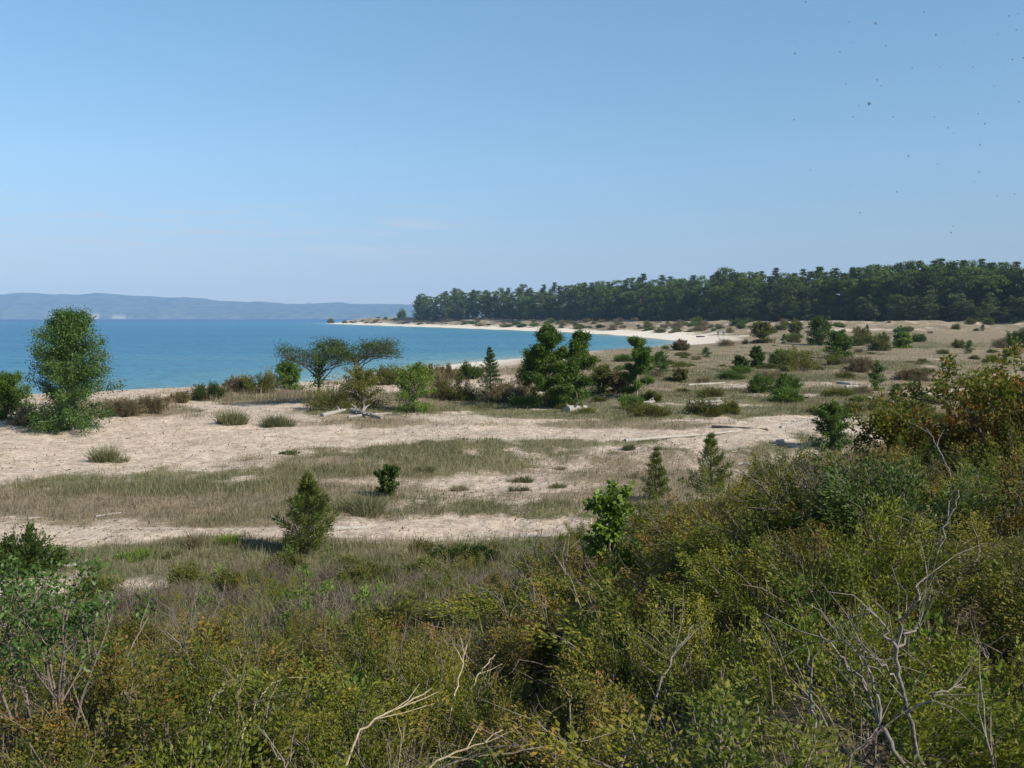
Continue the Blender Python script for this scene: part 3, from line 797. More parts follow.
# bushes of the rim: px, base py, height, width, material, sort, label
BUSH = [
 (120, 416, 20, 40, 'brown', 'low dry brown scrub right beside the foot of the lone poplar'),
 (150, 413, 18, 34, 'brown', 'dry brown scrub with a small green shoot, on the lake side rim'),
 (32, 424, 18, 36, 'brown', 'dry brown scrub between the lone poplar and the bright green bush'),
 (207, 400, 18, 38, 'darkgreen', 'small dark grey green bush alone on the rim of the lake'),
 (262, 393, 22, 52, 'olive', 'brownish olive bush on the rim with a greener bush behind'),
 (289, 389, 26, 26, 'green', 'upright green bush just left of the old leaning pine'),
 (331, 409, 39, 46, 'olive', 'large olive bush under the leaning old pine'),
 (362, 408, 38, 44, 'olive', 'large olive bush under the umbrella crowned pine'),
 (415, 412, 48, 44, 'bright', 'bright green pointed bush right of the two old pines'),
 (392, 384, 18, 40, 'olive', 'low olive bush behind the driftwood between pine and bright pointed bush'),
 (424, 380, 15, 34, 'olive', 'low olive bush behind the bright pointed bush at the water'),
 (446, 379, 14, 30, 'brown', 'low brown scrub behind the brown tinged bush at the water'),
 (374, 385, 14, 30, 'brown', 'low brown scrub at the foot of the umbrella crowned pine'),
 (240, 391, 14, 34, 'brown', 'low brown scrub left of the brownish olive bush on the rim'),
 (180, 402, 8, 30, 'brown', 'very low brown scrub between poplar and the small dark bush'),
 (440, 398, 28, 40, 'brown', 'brown tinged bush just right of the bright pointed bush'),
 (459, 400, 30, 36, 'olive', 'olive brown bush halfway from the bright pointed bush to the spruce'),
 (470, 378, 17, 24, 'green', 'small green bush on the beach edge left of the spruce'),
 (507, 402, 20, 52, 'brown', 'wide low brown scrub between spruce and the pair of trees'),
 (531, 400, 36, 30, 'olive', 'brownish bush leaning on the left side of the tree pair'),
 (603, 394, 26, 30, 'olive', 'olive bush on the right side of the tree pair'),
 (620, 394, 22, 22, 'brown', 'dark brown twiggy bush left of the slim single tree'),
 (680, 350, 9, 20, 'brown', 'beige dead bush at the back of the bay beach'),
 (762, 343, 20, 22, 'olive', 'olive bush by the beach end with the wood behind'),
 (796, 338, 15, 13, 'olive', 'small slim olive bush right of the beach end'),
 (819, 345, 27, 24, 'green', 'rounded dark green bush in front of the wood'),
 (838, 358, 26, 26, 'green', 'green bush just right of the rounded dark green bush'),
 (862, 344, 15, 22, 'olive', 'low olive bush with red twigs in front of the wood'),
 (902, 348, 15, 17, 'bright', 'small round bright green bush on the open dune'),
 (798, 371, 24, 44, 'olive', 'wide olive bush in the middle of the right hand dune'),
 (780, 364, 14, 20, 'green', 'green sprig at the left end of the wide olive bush'),
 (741, 372, 15, 16, 'darkgreen', 'small dark bush behind the white driftwood logs'),
 (757, 367, 20, 12, 'green', 'thin green bush right behind the small dark bush'),
 (762, 392, 20, 26, 'green', 'low green bush just right of the white driftwood'),
 (789, 390, 14, 26, 'green', 'small dark green bush right of the low green bush'),
 (680, 382, 12, 14, 'olive', 'small olive bush left of the white driftwood log'),
 (832, 447, 44, 40, 'green', 'young pine like green bush on the edge of the hill'),
 (860, 372, 13, 30, 'brown', 'low brown mound of scrub by the pale sand strip'),
 (912, 380, 10, 40, 'brown', 'brown scrub mound between two pale sand strips'),
 (1018, 345, 16, 30, 'darkgreen', 'dark bush at the right end of the dune under the wood'),
 (728, 414, 12, 30, 'olive', 'low olive patch of bush in front of the white driftwood'),
 (630, 409, 14, 32, 'green', 'low green bush at the foot of the slim single tree'),
 (652, 402, 10, 26, 'olive', 'low olive mat of bush beside the grey log right of the slim tree'),
 (24, 572, 42, 66, 'darkgreen', 'dark dense grey green bush at the edge of the sand, behind pale deadwood'),
 (455, 566, 16, 62, 'darkgreen', 'low dark green creeping juniper mat on the grassy slope'),
 (482, 563, 16, 34, 'darkgreen', 'small dark juniper tip beside the creeping mat'),
]
for i, (px, py, hp, wp, mt, lab) in enumerate(BUSH):
    d = dist(px, py); h = hp * d / FPX; w = wp * d / FPX
    lf = max(.05, min(.16, d * .0011))
    tall = hp > wp * .85
    if tall:
        parts = column_tree(h, w, mt, 300 + i, 5500, lf * 1.3, 4, 'stem', .02, prof=lambda t: np.interp(t, [0, .2, .5, .8, 1], [.9, 1.08, 1.05, .85, .4] if mt == 'olive' else [.8, 1.05, 1, .75, .3]))
        parts = [('stem', parts[0][1]), ('foliage', parts[1][1])]
    else:
        parts = dome_shrub(h * .95, w * 1.12, mt, 300 + i, 34, 9000, lf * 1.2, lf * .55, .05 * (h + w) * .6)
    place(px, py, parts, h, w, hp, wp, 'scrub_bush' if mt == 'brown' else 'bush', 'bush', lab)

# young pines and saplings of the slope
hero(309, 553, 74, 74, lambda h, w: conifer(h, w, 'pine', 401, 8, 7, 190, .14, .012, .42, .04, .95, .08), 'pine_sapling', 'tree', 'yellow green young pine standing alone on the grassy flat')
hero(714, 512, 74, 72, lambda h, w: conifer(h, w, 'pine', 402, 8, 6, 170, .13, .013, .42, .04, .95, .1), 'pine_sapling', 'tree', 'bushy green young pine at the edge of the thicket in front of the bleached log')
hero(655, 498, 48, 36, lambda h, w: conifer(h, w, 'pine', 403, 7, 6, 95, .12, .014, .45, .04, .9, .1), 'pine_sapling', 'tree', 'thin pale yellow green young pine left of the bushy green one')
hero(387, 497, 33, 26, lambda h, w: column_tree(h, w, 'darkgreen', 404, 1500, .07, 2, 'bark', .15), 'sapling', 'tree', 'tiny round leaved sapling beside the grey green grass clump')
hero(612, 596, 110, 50, lambda h, w: column_tree(h, w, 'bright', 405, 1500, .055, 2, 'stem', .2, prof=lambda t: np.interp(t, [0, .25, .5, .62, .8, 1], [.6, 1.15, .9, .6, .9, .4])), 'sapling', 'tree', 'bright green broadleaf sapling with glossy leaves at the thicket edge')

# grass clumps
CL = [(230, 424, 20, 30, 'grass', 'green grass clump on the pale sand below the rim, left one of two'), (275, 426, 16, 34, 'grass', 'wide green grass clump on pale sand, right one of two'),
      (104, 462, 20, 32, 'grass', 'yellow green grass clump alone on the wide pale sand'), (290, 454, 7, 20, 'darkgreen', 'flat dark green tuft at the end of the pale sand'),
      (364, 514, 26, 54, 'grass', 'thick grey green grass clump beside the tiny sapling'), (426, 471, 8, 22, 'grass', 'dark grass clump on the sandy flat right of the tiny sapling'),
      (523, 482, 9, 20, 'grass', 'small green grass clump on the sand, upper one of two'), (522, 491, 8, 16, 'grass', 'small green grass clump on the sand, lower one of two'),
      (461, 491, 8, 18, 'tan', 'dry grass clump left of the two small green clumps'), (558, 488, 8, 18, 'grass', 'small grass clump right of the two small green clumps'),
      (195, 545, 18, 22, 'tan', 'dry russet weed clump on the pale sand strip'), (231, 543, 14, 20, 'bright', 'fresh green weed on the pale sand strip'),
      (143, 558, 13, 26, 'bright', 'bright green weed patch where the sand strip meets the grass'), (124, 558, 11, 16, 'bright', 'smaller bright green weed left of the weed patch'),
      (172, 556, 11, 20, 'grass', 'grass tuft right of the bright green weed patch'), (630, 450, 7, 14, 'grass', 'tiny grass tuft just under the bleached log'),
      (490, 407, 8, 26, 'grass', 'low grass clump at the foot of the spruce'), (560, 470, 6, 14, 'tan', 'tiny dry tuft on the sandy flat above the small clumps'), (632, 478, 7, 16, 'tan', 'dry tuft left of the thin young pine')]
for i, (px, py, hp, wp, mt, lab) in enumerate(CL):
    d = dist(px, py); h = hp * d / FPX; w = wp * d / FPX
    place(px, py, grass_clump(h, w, mt, 500 + i, 420, .008 + d * .0006), h, w, hp, wp, 'grass_clump', 'grass', lab)

# ================================================================== DRIFTWOOD
LOGS = [
 ((625, 441.5), (740, 431), .06, 'white', 'long bleached driftwood log lying straight across the sandy flat'),
 ((712, 428), (768, 431), .08, 'char', 'dark wet looking log just behind the right end of the bleached log'),
 ((322, 417), (346, 411), .13, 'grey', 'grey driftwood log left of the root tangle'),
 ((352, 412), (384, 419), .12, 'grey', 'grey driftwood log slanting down in front of the root tangle'),
 ((348, 418), (392, 414), .09, 'grey', 'thin grey driftwood pole crossing the root tangle'),
 ((567, 412), (586, 409), .22, 'grey', 'short thick grey stump log in front of the tree pair'),
 ((604, 399), (622, 398), .16, 'char', 'short dark log left of the foot of the slim tree'),
 ((640, 405), (657, 402), .13, 'grey', 'grey log chunk right of the foot of the slim tree'),
 ((688, 386), (726, 383.5), .09, 'white', 'white driftwood log lying level behind the olive patches'),
 ((733, 388), (748, 387), .08, 'white', 'short white log right of the level white log'),
 ((846, 388), (876, 387), .13, 'white', 'white log on the dune below the round bright green bush'),
 ((838, 384), (851, 385.5), .14, 'grey', 'grey log chunk left of the white dune log'),
 ((95, 517), (124, 513), .03, 'grey', 'thin pale stick on the dry brown grass, right one of two'),
 ((28, 519), (46, 518), .03, 'grey', 'thin pale stick on the dry brown grass, left one of two'),
 ((334, 530), (368, 529), .06, 'white', 'short white wood piece on the pale sand strip right of the young pine'),
 ((520, 537.5), (553, 537), .05, 'grey', 'grey stick lying flat in the grass left of the bright sapling'),
 ((777, 442), (795, 441), .07, 'white', 'small white wood chunk on dark grass near the hill edge'),
 ((738, 465), (752, 464), .05, 'white', 'small white wood scrap right of the bushy green young pine'),
 ((690, 404), (722, 402), .12, 'grey', 'grey log among the olive patches right of the slim tree'),
 ((868, 400), (884, 402), .14, 'grey', 'grey weathered log on the dune left of the turning oak'),
 ((38, 570), (78, 566), .05, 'grey', 'pale grey dead limb in front of the dark dense bush'),
 ((697, 337.2), (705, 337), .25, 'char', 'small dark log lying on the bay beach left of the walkers'),
 ((780, 428), (812, 421), .07, 'grey', 'grey pole lying on sand left of the young green bush'),
]
for i, (a, b, r, mt, lab) in enumerate(LOGS):
    place_log(a, b, r, mt, 600 + i, lab, stubs=4 if r > .09 else 2, flare=.3 if i % 3 == 0 else 0)

def root_tangle():
    R = np.random.default_rng(650); mb = MB(); tips = []
    for i in range(9):
        az = R.random() * 2 * PI; d = unit(np.array([math.cos(az), math.sin(az), R.uniform(.1, .9)]))
        grow(mb, [0, 0, .1], d, R.uniform(.3, .75), .045, 1, tips, R, -.1, .6, 4, (1, 3), .5)
    p = hit(362, 414)
    thing('root_tangle', [('root', mb.mesh('root', M['grey'], True))], (p[0], p[1], p[2] - .05), label='spiky grey tangle of driftwood roots below the old pines', cat='driftwood')
root_tangle()

# ------------------------------------------------------------------ dead branches in the foreground
STK = [
 ([(455, 694), (461, 668), (467, 645)], [.35, .75, 1.1], .018, 'straw', 'pale upright broken stem with splintered top in the middle foreground', 2),
 ([(366, 724), (398, 706), (432, 688)], [.5, .6, .7], .016, 'straw', 'long straw coloured branch slanting up to the pale broken stem', 3),
 ([(436, 760), (470, 748), (503, 730)], [.45, .6, .7], .014, 'straw', 'pale curved branch low in the front, left of the dark hollow', 3),
 ([(440, 768), (505, 756), (560, 744)], [.45, .55, .65], .016, 'straw', 'pale branch lying level across the front of the dark hollow', 3),
 ([(398, 768), (400, 748), (404, 726)], [.4, .7, .9], .012, 'straw', 'single upright dry stalk left of the level pale branch', 1),
 ([(478, 674), (486, 664), (495, 655)], [.5, .6, .75], .014, 'straw', 'short pale stub leaning right of the pale broken stem', 1),
 ([(207, 717), (212, 697), (224, 690)], [.4, .75, .8], .014, 'dead', 'bent hooked pale branch in the left foreground thicket', 1),
 ([(258, 700), (266, 690), (276, 682)], [.5, .6, .7], .012, 'straw', 'short straw stick slanting right of the hooked branch', 1),
 ([(284, 766), (273, 748), (263, 730)], [.4, .55, .7], .012, 'dead', 'grey stick leaning left below the hooked branch', 1),
 ([(583, 628), (576, 590), (560, 562)], [.1, .6, 1.0], .016, 'dead', 'crooked grey dead stem beside the bright green sapling', 3),
 ([(532, 601), (520, 590), (511, 582)], [.1, .25, .4], .012, 'dead', 'short grey dead twig leaning left on the mid slope', 1),
 ([(596, 668), (584, 655), (572, 645)], [.4, .5, .6], .014, 'dead', 'grey dead branch pointing up left below the bright sapling', 2),
 ([(812, 702), (810, 675), (808, 648)], [.4, .8, 1.1], .012, 'dead', 'straight upright grey stem left of the big forked dead bush', 2),
 ([(668, 664), (680, 645), (694, 624)], [.4, .6, .8], .013, 'dead', 'grey branch leaning right among the russet bushes', 2),
 ([(215, 612), (222, 596), (226, 580)], [.2, .5, .8], .009, 'dead', 'thin bleached stalk upright on the grey heath slope', 1),
 ([(190, 660), (176, 640), (164, 628)], [.3, .4, .5], .012, 'dead', 'grey limb leaning left across the open bare patch', 2),
 ([(945, 462), (936, 444), (926, 428)], [.3, 1.0, 1.6], .022, 'dead', 'bleached dead limb leaning left beside the turning oak', 2),
 ([(945, 530), (954, 508), (958, 490)], [.4, .8, 1.1], .016, 'dead', 'pale dead stem standing in the dark hollow under the orange bush', 1),
 ([(990, 768), (985, 720), (978, 690)], [.4, .8, 1.1], .012, 'dead', 'thin pale stem at the right of the big forked dead bush', 3),
]
for i, (pp, lf, r, mt, lab, tw) in enumerate(STK):
    place_stick(pp, lf, r, mt, lab, tw, i)

def forked_bush():
    R = np.random.default_rng(700)
    base = hit(925, 790, .1)
    mb = MB()
    def limb(pp, lf, r0, r1, tw=5):
        P = np.array([hit(px, py, l) for (px, py), l in zip(pp, lf)]); y0 = base[1]
        # keep the limbs in one clump about the base's distance
        P2 = []
        for (px, py) in pp:
            r = ray(px, py); yy = y0 + R.normal() * .08; P2.append(EYE + r * (yy / r[1]))
        P = np.array(P2) - base
        n = 4 * len(P); t = np.linspace(0, len(P) - 1, n); pts = np.stack([np.interp(t, np.arange(len(P)), P[:, i]) for i in range(3)], -1)
        pts[1:] += R.normal(size=(n - 1, 3)) * .006
        mb.tube(pts, np.linspace(r0, r1, n), 6)
        for i in range(tw):
            j = R.integers(n // 3, n); d = unit(unit(pts[-1] - pts[max(0, j - 3)] + 1e-4) + R.normal(size=3) * .5 + np.array([0, 0, .3])); ll = R.uniform(.07, .24)
            mid = pts[min(j, n - 1)] + d * ll * .5
            mb.tube([pts[min(j, n - 1)], mid, mid + d * ll * .5 + R.normal(size=3) * .035], [r1 * .8, r1 * .55, r1 * .25], 4)
    limb([(922, 790), (897, 752), (880, 722), (866, 690), (848, 664), (815, 632)], [0] * 6, .0078, .003, 10)
    limb([(866, 690), (858, 655), (832, 626)], [0] * 3, .0042, .002, 6)
    limb([(880, 722), (868, 660), (856, 640)], [0] * 3, .0042, .002, 6)
    limb([(932, 790), (915, 735), (901, 690), (897, 650), (884, 625), (866, 606)], [0] * 6, .0078, .003, 10)
    limb([(897, 650), (902, 622), (916, 600), (924, 578)], [0] * 4, .005, .002, 7)
    limb([(901, 690), (886, 668), (874, 654)], [0] * 3, .004, .002, 5)
    limb([(908, 712), (940, 695), (962, 685)], [0] * 3, .0042, .002, 7)
    limb([(897, 650), (914, 632), (922, 616)], [0] * 3, .004, .002, 6)
    o = thing('dead_bush', [('stem', mb.mesh('stem', M['dead'], True))], tuple(base), label='big bare grey dead bush with two forked main stems in the right foreground', cat='dead bush')
    THINGS[-1][1:3] = [895, 680]
forked_bush()

# ================================================================== FOREGROUND SHRUBS WITH A SHAPE OF THEIR OWN
def fore(px, py, hpx, wpx, parts, h, w, name, cat, label, lift=0., rz=0.):
    return place(px, py, parts, h, w, hpx, wpx, name, cat, label, rz=rz)

# leafy shrub in the left corner
def corner_shrub():
    p = at(30, 5.2); R = np.random.default_rng(710); st = MB(); fo = MB(); tips = []
    for s in range(11):
        az = R.random() * 2 * PI
        d = unit(np.array([math.cos(az) * .28 + .04, math.sin(az) * .25, 1]))
        grow(st, [math.cos(az) * .12, math.sin(az) * .12, -.05], d, R.uniform(.72, 1.06), .010, 2, tips, R, .06, .55, 5, (3, 4), .5)
    leaf_cloud(fo, tips, 3900, .032, .015, .03, R, .1, .4)
    thing('leafy_shrub', [('stem', st.mesh('stem', M['stem'], True)), ('foliage', fo.mesh('foliage', M['poplar']))], tuple(p),
          label='tall leafy shrub with thin dark stems in the near left corner', cat='shrub')
corner_shrub()

def turning(px, y, h, w, mat, seed, label, n=3600, leaf=.058):
    p = at(px, y); R = np.random.default_rng(seed); st = MB(); fo = MB(); tips = []
    for s in range(5):
        az = R.random() * 2 * PI
        d = unit(np.array([math.cos(az) * w / h * .55, math.sin(az) * w / h * .55, 1]))
        grow(st, [math.cos(az) * .08, math.sin(az) * .08, -.05], d, h * R.uniform(.65, .9), .022, 2, tips, R, .08, .7, 5, (3, 5), .55)
    leaf_cloud(fo, tips, int(n * 1.9), leaf, leaf * .6, .05, R, .2, .65)
    return thing('oak_sapling', [('stem', st.mesh('stem', M['bark'], True)), ('foliage', fo.mesh('foliage', M[mat]))], tuple(p), label=label, cat='tree')
turning(926, 13.0, 1.1, .85, 'oak', 721, 'turning oak sapling with green and orange leaves on the hill brow', 2200)
turning(990, 13.5, 1.45, .8, 'oak', 722, 'dark green and orange oak sapling right of the hill brow oak', 2400)
turning(1018, 11.0, 1.2, .7, 'orange', 723, 'orange brown leaved oak sapling at the right edge', 1500)
turning(893, 15.5, 1.35, .4, 'oak', 724, 'slim yellow green oak sapling left of the turning oak', 900, .055)
turning(1030, 15.5, 1.95, .9, 'oak', 725, 'tall dark oak sapling half out of view at the right edge', 2600)
turning(960, 12.0, .95, .7, 'orange', 726, 'low orange brown oak sapling between the two turning oaks', 900)

# ================================================================== THICKET: ONE SHRUB AT A TIME
JU = [dome_shrub(.75, 1.25, 'juniper', 800 + i, 36, [16000, 11000, 16000, 8000][i], [.023, .029, .021, .036][i], [.0095, .0125, .009, .017][i], [.034, .034, .034, .042][i], upright=.35, bare=.16) for i in range(4)]
YE = [dome_shrub(.65, 1.1, 'yellow', 810 + i, 32, 13000, .023, .010, .034, upright=.35, bare=.10) for i in range(2)]
RU = [dome_shrub(.80, 1.2, 'russet', 820 + i, 40, [14000, 10000, 14000, 7500][i], [.022, .027, .020, .034][i], [.011, .014, .010, .019][i], [.034, .034, .034, .042][i], upright=.55, bare=.22) for i in range(4)]
DG = [dome_shrub(.70, 1.2, 'darkgreen', 830 + i, 36, 9000, .032, .013, .05, upright=.6) for i in range(2)]
HE = [dome_shrub(.45, .95, 'heath', 840 + i, 60, 5000, .035, .005, .05, upright=.6, bare=.4) for i in range(3)]
TW = [bare_bush(.95, .9, 'dead', 850 + i, 6, 2, .008) for i in range(3)]
FB = [dome_shrub(.42, .36, 'bright', 860 + i, 9, 420, .042, .017, .03, upright=1.) for i in range(3)]
GR = [grass_clump(.45, .4, 'grass', 870 + i, 200, .009) for i in range(2)] + [grass_clump(.5, .4, 'tan', 875, 200, .008)]
OL = [dome_shrub(.5, 1.1, 'olive', 880 + i, 34, 5200, .05, .022, .06) for i in range(3)]
GN = [dome_shrub(.6, 1.0, 'green', 885 + i, 34, 5200, .06, .03, .06) for i in range(2)]
BR = [dome_shrub(.45, 1.2, 'brown', 890 + i, 40, 4600, .07, .014, .06, bare=.2) for i in range(2)]
TG = [column_tree(1.5, 1.1, 'green', 897 + i, 1700, .075, 3, 'stem', .03) for i in range(3)]
CONI = [conifer(.9, .7, 'pine', 895, 8, 5, 70, .09, .012, .5, .05, .8)]
KIND = {'ju': (JU, .75, 1.25, 'juniper_shrub', 'olive green juniper shrub', 'shrub'), 'ye': (YE, .65, 1.1, 'juniper_shrub', 'yellow green juniper shrub', 'shrub'),
        'ru': (RU, .8, 1.2, 'russet_shrub', 'russet tipped shrub', 'shrub'), 'dg': (DG, .7, 1.2, 'dark_shrub', 'dark green shrub', 'shrub'),
        'he': (HE, .45, .95, 'heath_shrub', 'grey brown heath shrub', 'shrub'), 'tw': (TW, .95, .9, 'dead_bush', 'bare grey twiggy bush', 'dead bush'),
        'fb': (FB, .42, .36, 'leafy_seedling', 'fresh green leafy seedling', 'seedling'), 'gr': (GR, .47, .4, 'grass_clump', 'grass clump', 'grass'),
        'ol': (OL, .5, 1.1, 'bush', 'low olive bush', 'bush'), 'gn': (GN, .6, 1.0, 'bush', 'low green bush', 'bush'), 'gt': (TG, 1.5, 1.1, 'bush', 'upright green bush', 'bush'), 'br': (BR, .45, 1.2, 'scrub_bush', 'low brown scrub bush', 'bush')}
GRP = {'ju': 'juniper shrubs of the hillside thicket', 'ye': 'juniper shrubs of the hillside thicket', 'ru': 'russet shrubs of the hillside thicket', 'dg': 'dark shrubs of the hillside thicket',
       'he': 'heath shrubs on the slope', 'tw': 'bare dead bushes in the thicket', 'fb': 'seedlings between the shrubs', 'gr': 'grass clumps on the slope and flat', 'ol': 'scattered bushes of the dune plain',
       'gt': 'scattered bushes of the dune plain', 'gn': 'scattered bushes of the dune plain', 'br': 'scattered bushes of the dune plain'}
RP = np.random.default_rng(4242)
def put(kind, x, y, h, w):
    parts, h0, w0, nm, txt, cat = KIND[kind]
    return thing(nm, parts[RP.integers(len(parts))], (x, y, gz(x, y) - .03), RP.random() * 6.28, (w / w0, w / w0, h / h0), cat=cat, group=GRP[kind], auto=('near' if y < 26 else 'mid', txt, True),
                 tilt=(RP.normal() * .06, RP.normal() * .06))

taken = []
def free(x, y, r):
    for a, b, c in taken:
        if (a - x) ** 2 + (b - y) ** 2 < (r + c) ** 2: return False
    taken.append((x, y, r)); return True
HOLLOWS = [(580, 738, 80, 42), (480, 603, 40, 10)]
count = 0
for trial in range(16000):
    if count > 400: break
    y = 2.9 * (30 / 2.9) ** RP.random() if RP.random() < .65 else RP.uniform(3, 28)
    px = RP.uniform(-60, 1090); x = (px - 512) / FPX * y
    t = float(hill_t(x, y))
    if t > 1.0 or math.hypot(x, y) < 2.9: continue
    z = gz(x, y); _, py = to_px(np.array(x), np.array(y), np.array(z)); py = float(py)
    if py > 930: continue
    if px < 150 and y < 6.2 and RP.random() < .8: continue
    if py > 660 and any(((px - a) / c) ** 2 + ((py - b) / d) ** 2 < 1 for a, b, c, d in HOLLOWS): continue
    if px < 170 and 590 < py < 690 and RP.random() < .85: continue      # open bare patch
    lower = sstep(.5, .9, t)
    rightness = sstep(430, 640, px + (py - 600) * .9)
    dense = rightness + (py > 690)
    if dense < .5:
        # mauve grey heath slope with scattered shrubs
        kind = RP.choice(['he', 'he', 'ju', 'ol', 'gr', 'gr', 'tw', 'ru', 'fb', 'dg'], p=[.26, .1, .18, .10, .1, .06, .02, .09, .07, .02])
        if t > .85 and kind in ('ju', 'ru', 'dg'): kind = 'gr'
        if px < 320 and kind in ('he',) and RP.random() < .4: kind = 'ju'
        hh = RP.uniform(.25, .42); ww = RP.uniform(.6, 1.1)
    else:
        kind = RP.choice(['ju', 'ru', 'ye', 'dg', 'tw', 'he', 'fb'], p=[.43, .29, .14, .045, .03, .015, .05])
        hh = RP.uniform(.32, .64) * (1 - .2 * float(lower)); ww = RP.uniform(.95, 1.7)
        if 580 < px and t > .55: hh *= 1.15
        if px > 760: hh *= 1 + .55 * float(sstep(760, 960, px)) * float(sstep(9, 13, y))
    if kind == 'tw' and y < 7: kind = 'ju'
    if kind == 'tw': hh = RP.uniform(.5, .95); ww = hh
    if kind == 'fb': hh = RP.uniform(.3, .5); ww = hh * .9
    if kind == 'gr': hh = RP.uniform(.25, .42); ww = .4
    rad = {'tw': .16, 'fb': .1, 'gr': .16}.get(kind, ww * (.27 if dense >= .5 else .34))
    if y < 4.2: hh = min(hh, .55)
    if not free(x, y, rad): continue
    put(kind, x, y, hh, ww); count += 1

# close the gaps of the near thicket
big = [(o.location.x, o.location.y) for o in COL.objects if o.parent is None and o.name.split('.')[0] in ('juniper_shrub', 'russet_shrub', 'dark_shrub', 'leafy_shrub')]
for y in np.arange(2.5, 12, .42):
    for px in np.arange(60, 1060, 420 / y):
        x = (px + RP.normal() * 20 - 512) / FPX * y; yy = y + RP.normal() * .12
        _, py = to_px(np.array(x), np.array(yy), np.array(gz(x, yy))); py = float(py)
        if px + (py - 600) * .9 < 560 and py < 700: continue
        if any(((px - a) / c) ** 2 + ((py - b) / d) ** 2 < 1 for a, b, c, d in HOLLOWS): continue
        if min((a - x) ** 2 + (b - yy) ** 2 for a, b in big) < .52 ** 2: continue
        big.append((x, yy)); put(RP.choice(['ju', 'ru', 'ye', 'dg'], p=[.48, .26, .18, .08]), x, yy, RP.uniform(.38, .58) * (.72 if yy < 3.7 else 1), RP.uniform(.9, 1.3))

# the thicket goes on beyond both sides of the view
for y in np.arange(1.6, 20, .8):
    for px in list(np.arange(1075, 1075 + 3800 / y ** .75, 700 / y)) + list(np.arange(-40, -40 - 2200 / y ** .75, -900 / y)):
        x = (px - 512) / FPX * y + RP.normal() * .2; yy = y + RP.normal() * .2
        if float(hill_t(x, yy)) > .95 or (px < 0 and RP.random() < .4): continue
        if min((a - x) ** 2 + (b - yy) ** 2 for a, b in big) < .6 ** 2: continue
        big.append((x, yy)); put(RP.choice(['ju', 'ru', 'ye', 'dg'], p=[.46, .28, .18, .08]), x, yy, RP.uniform(.4, .65), RP.uniform(1.1, 1.6))

# scattered bushes on the right-hand plain and dune, to the wood's foot
n = 0
for trial in range(9000):
    if n >= 200: break
    px = RP.uniform(560, 1060); py = 322 + 100 * RP.random() ** 1.25
    if py > 418 and px < 640: continue
    p = hit(px, py)
    if hill_t(p[0], p[1]) < 1.02 or p[1] > float(wood_front(px)) - 14: continue
    s = float(sdist(np.array([p[0]]), np.array([p[1]]))[0])
    if s < 22: continue
    if pix_ellipses(np.array(px), np.array(py), SANDS) > .35: continue
    kind = RP.choice(['ol', 'gn', 'br', 'gr', 'gt'], p=[.50, .10, .25, .08, .07])
    d = p[1]; ww = RP.uniform(.9, 2.6) * (1 + d * .002); hh = ww * RP.uniform(.3, .6)
    if d < 130: ww *= .7; hh = ww * RP.uniform(.2, .38)
    if kind == 'gt': hh = RP.uniform(.9, 1.8) * (1 + d * .002); ww = hh * RP.uniform(.55, .9)
    if kind == 'gr': ww, hh = .8, .4
    if not free(p[0], p[1], ww * .4): continue
    put(kind, p[0], p[1], hh, ww); n += 1
# scrub on the far foredune
n = 0
for trial in range(9000):
    if n >= 150: break
    px = RP.uniform(335, 760); s0 = RP.uniform(20, 46)
    yv = RP.uniform(330, 1060); x = (px - 512) / FPX * yv
    s = float(sdist(np.array([x]), np.array([yv]))[0])
    if not 17 < s < 48 or (px > 395 and yv > float(wood_front(px)) - 6): continue
    ww = RP.uniform(2., 6.); 
    if not free(x, yv, ww * .4): continue
    put(RP.choice(['br', 'ol', 'br', 'gn']), x, yv, ww * RP.uniform(.22, .4), ww); n += 1
for px, y, h, w in ((402, 900, 7, 9), (331, 1060, 5, 8), (345, 1020, 3, 6)):
    p = at(px, y); o = thing('bush', OL[0] if h < 6 else GN[0], tuple(p), 0, (w / 1.1, w / 1.1, h / .5), {402: 'dark round bush standing clear at the left end of the wood', 331: 'dark bush on the very tip of the sandy point', 345: 'smaller bush near the tip of the sandy point'}[px], 'bush')

# ================================================================== STUFF: grass, dry grass, heath litter
def blades(name, mat, x, y, h, bw, lean, cat_label, tint=None, seed=1, flat=False):
    R = np.random.default_rng(seed); n = len(x); mb = MB()
    z = height(x, y) - .02
    az = R.random(n) * 2 * PI
    a = unit(np.stack([np.cos(az) * lean * R.random(n) + .12, np.sin(az) * lean * R.random(n), np.ones(n)], -1))
    b = unit(np.stack([np.cos(az + 1.57), np.sin(az + 1.57), np.zeros(n)], -1)) * (bw * R.uniform(.6, 1.3, n))[:, None] * .5
    c = np.stack([x, y, z], -1); tip = c + a * h[:, None]
    v = np.stack([c - b, c + b, tip + b * .25, tip - b * .25], 1).reshape(-1, 3)
    tn = R.random(n) if tint is None else np.clip(tint + R.normal(size=n) * .2, 0, 1)
    mb.add(v, np.arange(4 * n).reshape(-1, 4), np.repeat(tn, 4))
    o = link(name, mb.mesh(name, M[mat])); setp(o, cat_label, name.replace('_', ' '), kind='stuff')

def sample(n, y0, y1, seed, px0=-80, px1=1110):
    R = np.random.default_rng(seed)
    y = y0 * (y1 / y0) ** R.random(n); px = R.uniform(px0, px1, n)
    return (px - 512) / FPX * y, y, R

